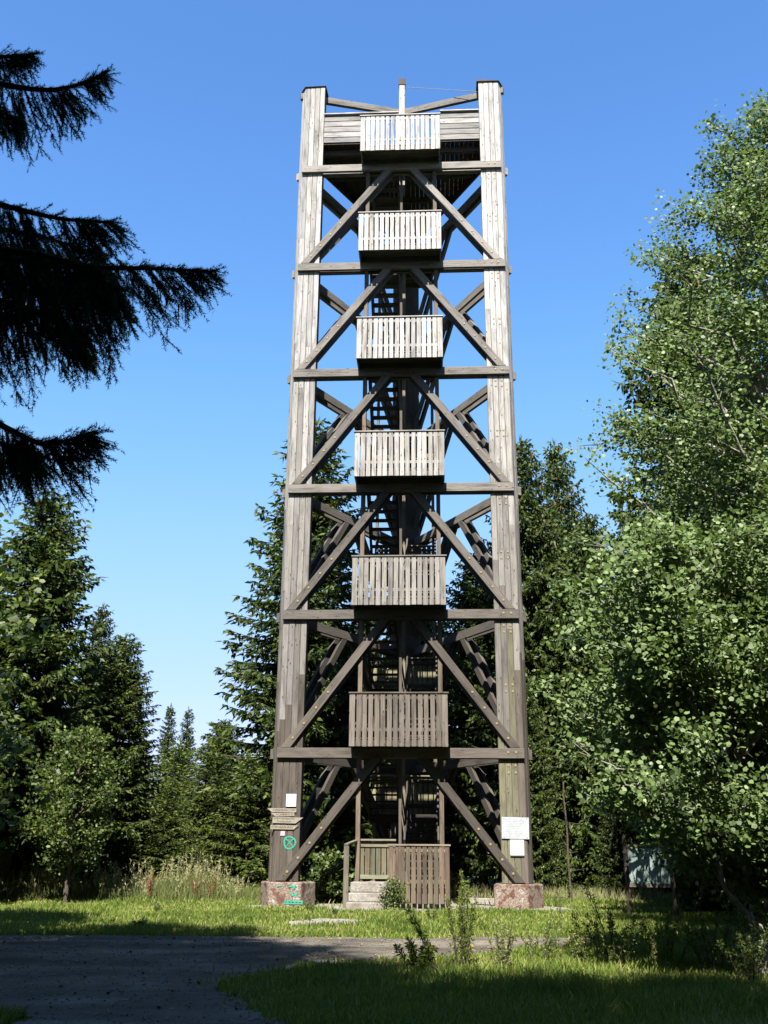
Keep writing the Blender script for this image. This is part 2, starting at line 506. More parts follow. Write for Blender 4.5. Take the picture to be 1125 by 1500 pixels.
def build_litter():
    rng = np.random.default_rng(15)
    n = 5200
    y = 10 + 12.5 * rng.random(n)
    x = (rng.random(n) - 0.5) * 0.95 * y
    k = (on_path(x, y) | on_pale(x, y)) & (rng.random(n) < 0.25 + 0.75 * ~on_path(x + 0.5, y - 0.4))
    x, y = x[k], y[k]; n = len(x)
    nr = rng.normal(0, 0.35, (n, 3)) + np.array([0, 0, 1.0]); nr /= np.linalg.norm(nr, axis=1, keepdims=True)
    mb = MB(); mb.discs(np.stack([x, y, ground_z(x, y) + 0.024], -1), nr, rng.uniform(0.010, 0.028, n), rng, 0.5, k=5, elong=1.4)
    tag(link("fallen_leaves", mb.mesh("fallen_leaves", M_LITTER)), "brown fallen leaves scattered over the gravel path", "fallen leaves", kind='stuff')


build_litter()

# ------------------------------------------------------------------ the tower
X0, Y0, PSI = 0.4657, 26.0, -0.05315
tower = empty("observation_tower", (X0, Y0, 0), PSI)
tag(tower, "tall timber lookout tower with slatted stair balconies on painted concrete footings", "lookout tower")
TOWER_M = {}
MESHES = {}
ZR = [3.724 + 3.679 * k for k in range(6)]       # ring beams
CY = 2.02
FM = [Matrix.Translation((0, CY, 0)) @ Matrix.Rotation(a, 4, 'Z') @ Matrix.Translation((0, -CY, 0)) for a in (0, math.radians(120), math.radians(-120))]


def prism_mesh(L, w, h, mat, c=0.006, cut=None):
    """bar along local X with eased edges; cut = (za, zb, sx, sz): ends cut level, see brace()"""
    key = (round(L, 3), round(w, 3), round(h, 3), mat.name, cut)
    if key in MESHES: return MESHES[key]
    c = min(c, w * 0.2, h * 0.2)
    a, b = w / 2, h / 2
    sec = [(-a + c, -b), (a - c, -b), (a, -b + c), (a, b - c), (a - c, b), (-a + c, b), (-a, b - c), (-a, -b + c)]
    v = []
    for end in (-1, 1):
        for (y, z) in sec:
            x = end * L / 2
            if cut: x += -z * cut
            v.append((x, y, z))
    F4 = [(i, (i + 1) % 8, 8 + (i + 1) % 8, 8 + i) for i in range(8)]
    mb = MB(); mb.add(v, F4)
    mb.f.setdefault(8, []).append(np.array([[7, 6, 5, 4, 3, 2, 1, 0], [8, 9, 10, 11, 12, 13, 14, 15]]))
    me = mb.mesh("timber", mat)
    MESHES[key] = me
    return me


def tmat(center, xdir, zdir):
    x = Vector(xdir).normalized(); z = Vector(zdir)
    y = z.cross(x).normalized(); z = x.cross(y).normalized()
    M = Matrix(((x[0], y[0], z[0], center[0]), (x[1], y[1], z[1], center[1]), (x[2], y[2], z[2], center[2]), (0, 0, 0, 1)))
    return M


def put(name, me, parent, M, color=(0.3, 0.25, 0.2), root=None):
    root = root or tower
    o = bpy.data.objects.new(name, me)
    COL.objects.link(o)
    o.parent = parent
    P = TOWER_M.get(parent.name, Matrix.Identity(4))
    o.matrix_local = P.inverted() @ M
    TOWER_M[o.name] = M
    o.color = (color[0], color[1], color[2], 1)
    return o


def bar(name, parent, p0, p1, w, h, up=(0, 0, 1), color=None, F=None, mat=None, cut=None):
    """timber from p0 to p1 (tower coordinates); w across, h along 'up'"""
    p0 = Vector(p0); p1 = Vector(p1); up = Vector(up)
    if F is not None:
        p0 = F @ p0; p1 = F @ p1; up = (F.to_3x3() @ up)
    c = (p0 + p1) / 2; d = p1 - p0
    me = prism_mesh(d.length, w, h, mat or WOOD, cut=cut)
    if color is None: color = tone(c[2])
    return put(name, me, parent, tmat(c, d, up), color)


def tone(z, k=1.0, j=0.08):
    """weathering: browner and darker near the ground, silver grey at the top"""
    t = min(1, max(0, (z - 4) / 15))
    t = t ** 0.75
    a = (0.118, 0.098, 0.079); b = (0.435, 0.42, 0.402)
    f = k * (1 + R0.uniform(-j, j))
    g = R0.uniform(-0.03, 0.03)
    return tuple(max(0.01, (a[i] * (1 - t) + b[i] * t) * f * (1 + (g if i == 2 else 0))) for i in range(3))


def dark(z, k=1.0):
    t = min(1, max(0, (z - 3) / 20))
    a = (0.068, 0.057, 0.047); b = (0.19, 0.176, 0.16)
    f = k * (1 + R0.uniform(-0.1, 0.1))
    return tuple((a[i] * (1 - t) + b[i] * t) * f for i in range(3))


def bolts_mesh(pts, name="bolt"):
    mb = MB()
    for (x, y, z, nx, ny) in pts:
        n = np.array([nx, ny, 0.0]); s = np.array([-ny, nx, 0.0]); u = np.array([0, 0, 1.0])
        c = np.array([x, y, z])
        a = np.arange(8) / 8 * 2 * np.pi
        r0 = c + 0.036 * (np.cos(a)[:, None] * s + np.sin(a)[:, None] * u)
        r1 = c + n * 0.016 + 0.028 * (np.cos(a)[:, None] * s + np.sin(a)[:, None] * u)
        V = np.concatenate([r0, r1])
        mb.add(V, [(i, (i + 1) % 8, 8 + (i + 1) % 8, 8 + i) for i in range(8)])
        mb.f.setdefault(8, []).append(np.arange(8)[None, :] + mb.n - 8)
    return mb.mesh(name, M_BOLT)


# --- legs: a five-sided core clad with vertical boards
LEG_TOP = 25.50
CORE = [(2.55, 0.03), (3.19, 0.03), (3.325, 0.265), (3.0, 0.805), (2.58, 0.546)]


def poly_prism(P, z0, z1, mat, name, dz=None):
    n = len(P); mb = MB()
    v = [(x, y, z0) for x, y in P] + [(x, y, z1 + (dz[i] if dz else 0)) for i, (x, y) in enumerate(P)]
    mb.add(v, [(i, (i + 1) % n, n + (i + 1) % n, n + i) for i in range(n)])
    mb.f.setdefault(n, []).append(np.array([list(range(n))[::-1], list(range(n, 2 * n))]))
    return mb.mesh(name, mat)


core_me = poly_prism(CORE, 0.56, LEG_TOP - 0.06, WOOD, "leg")
foot_P = [(2.32, -0.27), (3.17, -0.27), (3.60, 0.35), (3.2, 1.05), (2.45, 0.95)]
legs = []
for F, side in zip(FM, ('right', 'rear', 'left')):
    leg = put("leg", core_me, tower, F.copy(), (0.12, 0.10, 0.08))
    legs.append(leg)
    # faces: (start xy, direction, length, columns)
    faces = [((2.55, 0.0), (1, 0), 0.65, 4), ((3.2, 0.0), (0.5, 0.866), 0.30, 2), ((3.35, 0.26), (-0.5, 0.866), 0.65, 4)]
    for fi, (st, dr, ln, nc) in enumerate(faces):
        wcol = ln / nc
        nrm = Vector((dr[1], -dr[0], 0))
        for c in range(nc):
            s = wcol * (c + 0.5)
            x = st[0] + dr[0] * s; y = st[1] + dr[1] * s
            z = 0.58
            first = R0.uniform(2.5, 6.5)
            ln_ = first
            while z < LEG_TOP - 0.05:
                z1 = min(LEG_TOP, z + ln_)
                if LEG_TOP - z1 < 1.0: z1 = LEG_TOP
                pr = R0.uniform(0.0, 0.006)
                cc = Vector((x, y, 0)) - nrm * (0.015 - pr)
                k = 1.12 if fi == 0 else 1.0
                col = tone((z + z1) / 2, k, 0.14)
                if side == 'right' and z < 1.0 and fi == 0 and c < 3:
                    col = (0.165, 0.155, 0.10)
                bar("board", leg, (cc.x, cc.y, z + 0.002), (cc.x, cc.y, z1 - 0.002), wcol - 0.013, 0.03, nrm, col, F)
                z = z1; ln_ = R0.uniform(3.5, 5.5)
    # bolts in groups of four under each ring and half-way up
    pts = []
    for zr in ZR:
        for dzz in (-0.30, -0.48, -1.9, -2.08):
            for xx in (2.80, 2.98):
                pts.append((xx, 0.0, zr + dzz, 0, -1))
        for xx in (2.8, 3.0):
            pts.append((xx, -0.105, zr + 0.02, 0, -1))
    pts = [p for p in pts if p[2] > 0.8]
    b = put("bolt", bolts_mesh(pts), leg, F.copy()); b['kind'] = 'stuff'
    # slanting weather cap
    cp = [(2.50, -0.05), (3.23, -0.05), (3.40, 0.26), (3.05, 0.87), (2.50, 0.58)]
    cap = put("leg_cap", poly_prism(cp, LEG_TOP + 0.0, LEG_TOP + 0.035, WOOD, "leg_cap", [0.05, -0.03, -0.05, -0.02, 0.06]), leg, F.copy(), (0.10, 0.085, 0.07))
    # concrete footing
    mbf = poly_prism(foot_P, -0.25, 0.57, M_FOOT, "concrete_footing")
    fo = put("concrete_footing", mbf, tower, F.copy())
    bev = fo.modifiers.new("bevel", 'BEVEL'); bev.width = 0.035; bev.segments = 2


# --- ring beams and braces on the three faces
def brace(parent, F, s, z0, z1, xa, xb, y, w, h, col, bolts=True, slope_cut=True):
    p0 = Vector((s * xa, y, z0)); p1 = Vector((s * xb, y, z1))
    d = p1 - p0
    # level cut: shift end vertices along the bar so the end is horizontal
    # local z axis is perpendicular to d in the face plane; ends level => x shift per unit z = dz-component ratio
    xd = d.normalized()
    up = Vector((0, -1, 0)).cross(xd)       # in-plane perpendicular
    if up.z < 0: up = -up
    cutv = round(up.z / xd.z, 4)
    o = bar("diagonal_brace", parent, p0, p1, w, h, up, col, F, cut=cutv)
    if bolts:
        pts = []
        for f in (0.07, 0.18, 0.30, 0.42):
            q = p0 + d * f
            pts.append((q.x + s * 0.0, y - w / 2, q.z, 0, -1))
        bb = put("bolt", bolts_mesh(pts), o, F.copy()); bb['kind'] = 'stuff'
    return o


for fi, F in enumerate(FM):
    for k, zr in enumerate(ZR):
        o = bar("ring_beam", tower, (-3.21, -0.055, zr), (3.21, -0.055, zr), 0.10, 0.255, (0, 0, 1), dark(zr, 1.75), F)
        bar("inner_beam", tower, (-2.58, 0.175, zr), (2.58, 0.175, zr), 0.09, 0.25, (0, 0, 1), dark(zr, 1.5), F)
    zz = [0.60] + [z + 0.14 for z in ZR[:-1]]
    for k, z0 in enumerate(zz):
        z1 = ZR[k] - 0.135
        xb = 0.62 if k == 0 else 0.42
        for s in (-1, 1):
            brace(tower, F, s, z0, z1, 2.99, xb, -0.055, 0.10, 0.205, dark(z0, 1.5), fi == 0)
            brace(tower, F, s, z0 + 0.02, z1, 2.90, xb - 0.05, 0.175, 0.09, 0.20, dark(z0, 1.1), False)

# --- shaft posts
for x in (-1.07, 1.07):
    bar("shaft_post", tower, (x, 0.062, 0.05), (x, 0.062, 22.2), 0.115, 0.11, (0, 1, 0), (0.17, 0.13, 0.095))
    bar("shaft_post", tower, (x, 0.30, 0.05), (x, 0.30, 23.0), 0.10, 0.10, (0, 1, 0), (0.15, 0.135, 0.085))
for x in (-0.92, 0.92):
    bar("shaft_post", tower, (x, 4.42, 0.05), (x, 4.42, 21.6), 0.10, 0.10, (0, 1, 0), (0.2, 0.17, 0.12))
bar("shaft_post", tower, (0.0, 0.26, 0.05), (0.0, 0.26, 23.1), 0.075, 0.08, (0, 1, 0), (0.12, 0.10, 0.08))  # centre post coloured darker to stand in for shade in the stairwell
bar("shaft_post", tower, (0.0, 3.02, 0.05), (0.0, 3.02, 21.6), 0.10, 0.10, (0, 1, 0), (0.2, 0.17, 0.12))

# --- front balconies (stair landings)
BX0, BX1 = -1.275, 1.255
FL = [4.04 + 3.679 * k for k in range(6)]
ground_floor = 0.58


def frame_mesh(x0, x1, y0, y1, zt, name):
    mb = MB()
    for y in np.arange(y0 + 0.05, y1, 0.62):
        mb.box((x0 + 0.03, y - 0.035, zt - 0.16), (x1 - 0.03, y + 0.035, zt))
    for x in (x0 + 0.003, x1 - 0.073):
        mb.box((x, y0 + 0.02, zt - 0.155), (x + 0.07, y1 - 0.02, zt - 0.003))
    return mb.mesh(name, WOOD)


NS = 16
for k, fl in enumerate(FL):
    zb = 3.82 + 3.676 * k
    zt = zb + 1.33
    bal = put("balcony", frame_mesh(BX0, BX1, -0.76, 0.20, fl - 0.045, "balcony"), tower, Matrix.Identity(4), dark(zb, 0.9))
    pitch = (BX1 - BX0) / NS
    for i in range(NS):
        x = BX0 + pitch * (i + 0.5) + R0.uniform(-0.007, 0.007)
        lean = R0.uniform(-0.010, 0.010)
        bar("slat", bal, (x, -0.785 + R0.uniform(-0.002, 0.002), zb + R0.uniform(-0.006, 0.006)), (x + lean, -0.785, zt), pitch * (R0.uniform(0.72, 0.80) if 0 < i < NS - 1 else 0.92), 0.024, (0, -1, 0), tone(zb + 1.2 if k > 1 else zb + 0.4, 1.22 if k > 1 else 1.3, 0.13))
    for s, xx in ((-1, BX0 + 0.03), (1, BX1 - 0.03)):
        for i in range(5):
            y = -0.70 + 0.155 * i
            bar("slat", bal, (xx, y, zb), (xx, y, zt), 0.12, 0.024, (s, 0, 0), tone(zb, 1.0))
        bar("side_rail", bal, (xx - s * 0.035, -0.75, zt - 0.12), (xx - s * 0.035, 0.0, zt - 0.12), 0.04, 0.09, color=tone(zb, 0.9))
    for zz_, hh in ((zt - 0.10, 0.09), (zb + 0.42, 0.09)):
        bar("cross_rail", bal, (BX0 + 0.06, -0.75, zz_), (BX1 - 0.06, -0.75, zz_), 0.04, hh, color=tone(zb, 0.9))
    bar("handrail", bal, (BX0 - 0.02, -0.775, zt + 0.02), (BX1 + 0.02, -0.775, zt + 0.02), 0.10, 0.04, color=tone(zb, 1.15))
    for i in range(7):
        y = -0.70 + 0.142 * i
        bar("floor_board", bal, (BX0 + 0.07, y, fl - 0.02), (BX1 - 0.07, y, fl - 0.02), 0.13, 0.04, color=dark(fl, 0.9))

# --- stair flights and rear half-landings
floors = [ground_floor] + FL
for k in range(6):
    a, b = floors[k], floors[k + 1]
    hl = (a + b) / 2
    for s, z0, z1, ya, yb in ((1, a, hl, 0.24, 3.0), (-1, hl, b, 3.0, 0.24)):
        xa, xb = (-1.0, -0.09) if s < 0 else (0.09, 1.0)
        n = 10
        mb = MB()
        for xx in (xa, xb - 0.06):
            d = np.array([0, yb - ya, z1 - z0]); d /= np.linalg.norm(d)
            u = np.array([0, -d[2], d[1]]) * (1 if d[1] > 0 else -1)
            p = np.array([xx, ya, z0]); q = np.array([xx, yb, z1])
            hh = 0.13
            quad = [p - u * hh - d * 0.05, q - u * hh + d * 0.05, q + u * hh * 0.7 + d * 0.05, p + u * hh * 0.7 - d * 0.05]
            V = [tuple(v) for v in quad] + [tuple(v + np.array([0.06, 0, 0])) for v in quad]
            mb.add(V, [(0, 1, 2, 3), (7, 6, 5, 4), (0, 4, 5, 1), (1, 5, 6, 2), (2, 6, 7, 3), (3, 7, 4, 0)])
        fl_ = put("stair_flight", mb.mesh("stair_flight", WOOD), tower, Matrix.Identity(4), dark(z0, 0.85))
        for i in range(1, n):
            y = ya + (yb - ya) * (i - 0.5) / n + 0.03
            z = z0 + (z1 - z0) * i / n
            bar("tread", fl_, (xa + 0.06, y, z - 0.025), (xb - 0.06, y, z - 0.025), 0.235, 0.045, color=dark(z, 1.0))  # tread colour lowered to deepen the shade inside the tower
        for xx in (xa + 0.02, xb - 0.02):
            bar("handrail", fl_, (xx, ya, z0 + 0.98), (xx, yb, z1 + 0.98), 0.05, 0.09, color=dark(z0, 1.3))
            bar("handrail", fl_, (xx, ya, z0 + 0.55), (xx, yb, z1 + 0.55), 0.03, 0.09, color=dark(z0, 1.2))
    rl = put("rear_landing", frame_mesh(-1.0, 1.0, 3.02, 4.42, hl - 0.045, "rear_landing"), tower, Matrix.Identity(4), dark(hl, 0.9))
    for i in range(9):
        y = 3.12 + 0.142 * i
        bar("floor_board", rl, (-0.98, y, hl - 0.02), (0.98, y, hl - 0.02), 0.13, 0.04, color=dark(hl, 0.9))
    for i in range(13):
        x = -0.93 + 0.155 * i
        bar("slat", rl, (x, 4.36, hl - 0.2), (x, 4.36, hl + 1.12), 0.125, 0.024, (0, -1, 0), (0.25, 0.225, 0.13))
    for zz_ in (hl + 0.3, hl + 1.0):
        bar("cross_rail", rl, (-0.96, 4.32, zz_), (0.96, 4.32, zz_), 0.04, 0.09, color=dark(hl, 1.0))
    bar("handrail", rl, (-1.0, 4.34, hl + 1.15), (1.0, 4.34, hl + 1.15), 0.12, 0.04, color=(0.25, 0.225, 0.14))

# --- top platform
DZ = 23.19


def plat_half(y):       # half width of the triangular deck between the side planes
    return max(0.0, (CY - 0.5 * (y - CY)) / 0.866 - 0.02)


mbp = MB()
for y in (0.35, 1.6, 2.9, 4.2):
    w = plat_half(y) - 0.05
    mbp.box((-w, y - 0.06, DZ - 0.24), (w, y + 0.06, DZ - 0.045))
deck = put("platform", mbp.mesh("platform", WOOD), tower, Matrix.Identity(4), (0.12, 0.10, 0.085))
x = -2.95
while x < 3.0:
    ymax = CY + 2 * (CY - 0.866 * abs(x)) - 0.10
    ymax = min(ymax, 5.4)
    ymin = 1.30 if -1.15 < x < 1.15 else 0.02
    if ymax > ymin + 0.3:
        bar("deck_board", deck, (x, ymin, DZ - 0.022), (x, ymax, DZ - 0.022), 0.1465, 0.04, color=dark(5, 0.8))  # low-level dark tone paints the shade under the platform into the boards
    x += 0.149
# enclosed box of boards under the deck round the stair head
for F in FM:
    for (xa, xb) in (((-2.54, -1.29), (1.27, 2.54)) if F is FM[0] else ((-2.54, 2.54),)):
        bl = put("balustrade", poly_prism([(xa, 0.03), (xb, 0.03), (xb, 0.07), (xa, 0.07)], DZ + 0.02, DZ + 0.06, WOOD, "balustrade"), tower, F.copy(), dark(20, 1.2))
        for i in range(5):
            zc = DZ + 0.11 + 0.215 * i
            bar("rail_board", bl, (xa, 0.005, zc), (xb, 0.005, zc), 0.035, 0.195, color=tone(14, 0.95, 0.18), F=F)
        bar("handrail", bl, (xa, -0.01, DZ + 1.13), (xb + (1.2 if (F is FM[0] and xa < 0) else 0), -0.01, DZ + 1.13), 0.14, 0.05, color=tone(22, 1.15), F=F)
        for xp in (xa + 0.1, (xa + xb) / 2, xb - 0.05):
            bar("rail_post", bl, (xp, 0.07, DZ), (xp, 0.07, DZ + 1.1), 0.09, 0.09, (0, 1, 0), tone(15, 0.9), F)
for F in FM[1:]:
    bar("edge_beam", deck, (-2.5, 0.10, DZ - 0.17), (2.5, 0.10, DZ - 0.17), 0.08, 0.24, color=dark(5, 0.9), F=F)
for i in range(3):
    z = FL[5] + 0.19 * (i + 1)
    bar("step_board", deck, (-1.05, 0.36 + 0.26 * i, z - 0.02), (1.05, 0.36 + 0.26 * i, z - 0.02), 0.26, 0.04, color=dark(5))
# lightning mast post and the three tie beams that carry it
bar("mast_post", tower, (-0.02, 1.22, FL[5] - 0.4), (-0.02, 1.22, 26.55), 0.20, 0.18, (0, -1, 0), tone(22, 1.1))
mt = bar("mast_cap", tower, (-0.02, 1.22, 26.55), (-0.02, 1.22, 26.80), 0.24, 0.22, (0, -1, 0), (0.10, 0.085, 0.07))
for s in (-1, 1):
    bar("tie_beam", tower, (s * 0.10 - 0.02, 1.22, 25.42), (s * 3.40, 0.20, 25.30), 0.12, 0.24, color=dark(20, 1.1))
bar("tie_beam", tower, (-0.02, 1.32, 25.30), (-0.02, 5.2, 25.20), 0.12, 0.20, color=dark(20, 1.0))
mbw = MB(); mbw.tube([(0.08, 1.12, 26.42), (1.3, 0.65, 25.85), (2.56, 0.2, 25.28)], 0.011, 5)
put("lightning_wire", mbw.mesh("lightning_wire", M_WIRE), tower, Matrix.Identity(4))

# --- entrance: plinth, gate panel, side panel, steps
mbe = MB(); mbe.box((-1.0, -0.60, -0.2), (1.22, 4.3, 0.50))
plinth = put("concrete_plinth", mbe.mesh("concrete_plinth", M_CONCRETE), tower, Matrix.Identity(4))
for i in range(12):
    bar("floor_board", plinth, (-1.04, -0.5 + 0.16 * i, ground_floor - 0.04), (1.2, -0.5 + 0.16 * i, ground_floor - 0.04), 0.15, 0.05, color=(0.17, 0.14, 0.10))
gate = bar("entrance_balustrade", tower, (-0.27, -0.80, 1.46), (1.27, -0.80, 1.46), 0.11, 0.045, color=(0.27, 0.225, 0.16))
npan = 11
for i in range(npan):
    x = -0.25 + (1.5 / npan) * (i + 0.5)
    zb = 0.13 + R0.uniform(-0.01, 0.01)
    bar("slat", gate, (x, -0.82, zb), (x + R0.uniform(-0.004, 0.004), -0.82, 1.43), 0.108, 0.024, (0, -1, 0), (0.15 * R0.uniform(0.88, 1.1), 0.12 * R0.uniform(0.92, 1.08), 0.083))
for zc in (0.62, 1.34):
    bar("cross_rail", gate, (-0.23, -0.775, zc), (1.24, -0.775, zc), 0.05, 0.09, color=(0.22, 0.17, 0.12))
for xp in (-0.2, 1.2):
    bar("gate_post", gate, (xp, -0.72, -0.05), (xp, -0.72, 1.43), 0.09, 0.09, (0, 1, 0), (0.2, 0.16, 0.12))
side = bar("entrance_balustrade", tower, (-1.28, -0.90, 1.46), (-1.12, 0.02, 1.56), 0.10, 0.04, color=(0.22, 0.195, 0.145))
bar("handrail_post", side, (-1.27, -0.84, -0.05), (-1.27, -0.84, 1.43), 0.125, 0.11, (0, 1, 0), (0.18, 0.155, 0.12))
back = bar("entrance_balustrade", tower, (-1.0, 0.14, 1.58), (-0.1, 0.14, 1.58), 0.11, 0.05, color=(0.22, 0.195, 0.145))
bar("cross_rail", back, (-1.0, 0.17, 1.47), (-0.1, 0.17, 1.47), 0.04, 0.12, color=(0.22, 0.19, 0.13))
bar("cross_rail", back, (-1.0, 0.12, 0.70), (-0.1, 0.12, 0.70), 0.05, 0.10, color=(0.25, 0.25, 0.16))
for i in range(7):
    x = -0.97 + 0.14 * i
    bar("slat", back, (x, 0.19, 0.66), (x, 0.19, 1.43), 0.12, 0.022, (0, -1, 0), (0.165 * R0.uniform(0.85, 1.1), 0.14, 0.09))
# kerb strips round the gravel floor
for (p0, p1) in (((-2.5, 2.3, 0.06), (-1.0, 2.3, 0.06)), ((1.3, 2.3, 0.06), (2.5, 2.3, 0.06))):
    bar("kerb", tower, p0, p1, 0.28, 0.16, color=(0.4, 0.4, 0.25), mat=M_CONCRETE)

# graffiti on the left leg and footing
LEFT = legs[2]
gm = MB()
cx, cz_ = -2.80, 1.50


def ring_paint(mb, cx, cz, r, w, y):
    n = 28; a = np.arange(n) / n * 2 * np.pi
    k = 1 + 0.05 * np.sin(3 * a + 1)
    V = []
    for rr in (r - w / 2, r + w / 2):
        for yy in (y, y - 0.003):
            V.append(np.stack([cx + rr * k * np.cos(a), np.full(n, yy), cz + rr * k * np.sin(a)], -1))
    V = np.concatenate(V); i = np.arange(n); j = (i + 1) % n
    F = np.concatenate([np.stack([n + i, n + j, 3 * n + j, 3 * n + i], -1), np.stack([i, j, n + j, n + i], -1), np.stack([2 * n + i, 3 * n + i, 3 * n + j, 2 * n + j], -1)])
    mb.add(V, F)


def stroke(mb, x0, z0, x1, z1, w, y):
    d = np.array([x1 - x0, z1 - z0]); d = d / np.linalg.norm(d); p = np.array([-d[1], d[0]]) * w / 2
    q = [(x0 + p[0], z0 + p[1]), (x1 + p[0] * .7, z1 + p[1] * .7), (x1 - p[0] * .7, z1 - p[1] * .7), (x0 - p[0], z0 - p[1])]
    V = [(a, y, b) for a, b in q] + [(a, y - 0.003, b) for a, b in q]
    mb.add(V, [(0, 1, 2, 3), (7, 6, 5, 4), (0, 4, 5, 1), (1, 5, 6, 2), (2, 6, 7, 3), (3, 7, 4, 0)])


ring_paint(gm, cx, cz_, 0.145, 0.035, -0.010)
stroke(gm, cx - 0.10, cz_ + 0.10, cx + 0.10, cz_ - 0.10, 0.028, -0.0105)
stroke(gm, cx + 0.10, cz_ + 0.10, cx - 0.10, cz_ - 0.10, 0.028, -0.0110)
g = put("graffiti", gm.mesh("graffiti", M_GREENP), LEFT, Matrix.Identity(4))
g['label'] = "turquoise spray-painted circle with a cross inside"
LF = [o for o in tower.children if o.name.startswith('concrete_footing')][2]
g2 = MB()
rr = random.Random(3)
for (x0, z0, x1, z1) in [(-2.93, .14, -2.48, .12), (-2.93, .08, -2.48, .07), (-2.93, .14, -2.93, .06), (-2.85, .15, -2.85, .06), (-2.77, .14, -2.77, .06), (-2.69, .15, -2.69, .05), (-2.60, .14, -2.60, .06), (-2.5, .17, -2.5, .06),
                         (-2.82, .50, -2.68, .44), (-2.68, .50, -2.72, .40), (-2.85, .46, -2.66, .47), (-2.80, .33, -2.74, .25), (-2.74, .25, -2.62, .33), (-2.62, .33, -2.68, .22), (-2.70, .30, -2.64, .24), (-3.14, .47, -3.02, .49)]:
    stroke(g2, x0 + 0.1, z0 + rr.uniform(-.01, .01), x1 + 0.1, z1 + rr.uniform(-.01, .01), 0.032, -0.2745 - rr.uniform(0, 0.002))
g2o = put("graffiti", g2.mesh("graffiti", M_GREENP), LF, Matrix.Identity(4))
g2o['label'] = "turquoise spray-painted tag on the footing"

# ------------------------------------------------------------------ signs on the tower
TW = Matrix.Translation((X0, Y0, 0)) @ Matrix.Rotation(PSI, 4, 'Z')


def tower_place(o, M):
    o.matrix_world = TW @ M


def text_mesh(s, size, mat, name="lettering", ext=0.001, sx=1.0):
    cu = bpy.data.curves.new(name, 'FONT')
    cu.body = s; cu.size = size; cu.align_x = 'CENTER'; cu.align_y = 'CENTER'; cu.extrude = ext
    cu.resolution_u = 2
    o = bpy.data.objects.new(name, cu); COL.objects.link(o)
    dg = bpy.context.evaluated_depsgraph_get()
    me = bpy.data.meshes.new_from_object(o.evaluated_get(dg))
    bpy.data.objects.remove(o); bpy.data.curves.remove(cu)
    me.materials.clear(); me.materials.append(mat)
    me.transform(Matrix.Diagonal((sx, 1, 1, 1)))
    return me


def arrow_board(x0, x1, zc, h, pointing, lines, label, tilt=0.0, y=-0.035):
    P = []
    tip = 0.12 if h < 0.12 else 0.2
    a, b = 0.0, x1 - x0
    if pointing == 'left':
        P = [(0, h / 2), (tip, -h / 2), (b, -h / 2), (b, h / 2)]
    else:
        P = [(0, h / 2), (0, -h / 2), (b - tip, -h / 2), (b, h / 2)]
    mb = MB()
    V = [(x, 0, z) for x, z in P] + [(x, 0.02, z) for x, z in P]
    mb.add(V, [(0, 1, 2, 3), (7, 6, 5, 4), (0, 4, 5, 1), (1, 5, 6, 2), (2, 6, 7, 3), (3, 7, 4, 0)])
    o = link("direction_sign", mb.mesh("direction_sign", M_SIGNWOOD))
    M = Matrix.Translation((x0, y, zc)) @ Matrix.Rotation(tilt, 4, 'Y')
    tower_place(o, M)
    tag(o, label, "direction sign", "wooden direction signs on the left tower leg")
    for i, s in enumerate(lines):
        hh = h / len(lines)
        me = text_mesh(s, hh * 0.85, M_INK, sx=1.0)
        w = max(v.co.x for v in me.vertices) - min(v.co.x for v in me.vertices)
        room = (b - tip - 0.06)
        fx = min(1.3, room / w)
        cxm = (tip + b) / 2 if pointing == 'left' else (b - tip) / 2
        t = link("lettering", me, o)
        t.matrix_local = Matrix.Translation((cxm, -0.0015, h / 2 - hh * (i + 0.5))) @ Matrix.Rotation(math.pi / 2, 4, 'X') @ Matrix.Diagonal((fx, 1, 1, 1))
    return o


def tl(px, py, yl=-0.05):
    """pixel on the tower's front plane -> tower coordinates"""
    d = pixel_ray(px, py)
    nx, ny = -math.sin(PSI), math.cos(PSI)
    s = (yl + nx * X0 + ny * Y0) / (d[0] * nx + d[1] * ny)
    p = d * s + np.array([0, 0, CAM_Z])
    q = TW.inverted() @ Vector(p)
    return q


def span(x0, x1, yc):
    return tl(x0, yc).x, tl(x1, yc).x, tl((x0 + x1) / 2, yc).z


a_, b_, z_ = span(391, 434, 1186.5)
arrow_board(a_, b_, z_, 0.095, 'left', ["STEPHANSHAIN 1 ½ KM"], "uppermost wooden direction board on the left leg, longest and pointing left", 0.01)
a_, b_, z_ = span(396.5, 431, 1193.5)
arrow_board(a_, b_, z_, 0.085, 'left', ["HOMBERG 01"], "second wooden direction board from the top, short and pointing left", -0.02)
a_, b_, z_ = span(399, 444, 1201)
arrow_board(a_, b_, z_, 0.15, 'right', ["WEISSENBACH", "THALHOF"], "tallest direction board, two lines of lettering and pointing right", 0.02)
a_, b_, z_ = span(396, 437, 1211.5)
arrow_board(a_, b_, z_, 0.10, 'right', ["STEPHANSHAIN"], "lowest wooden direction board on the left leg, pointing right", 0.015)


def flat_board(name, px0, py0, px1, py1, mat, label, cat, yl=-0.03, th=0.012, tilt=0.0, parent=None):
    p = tl(px0, py0, yl); q = tl(px1, py1, yl)
    w = abs(q.x - p.x); h = abs(p.z - q.z)
    mb = MB(); mb.box((-w / 2, -th / 2, -h / 2), (w / 2, th / 2, h / 2))
    o = link(name, mb.mesh(name, mat))
    tower_place(o, Matrix.Translation(((p.x + q.x) / 2, yl, (p.z + q.z) / 2)) @ Matrix.Rotation(tilt, 4, 'Y'))
    tag(o, label, cat)
    return o, w, h


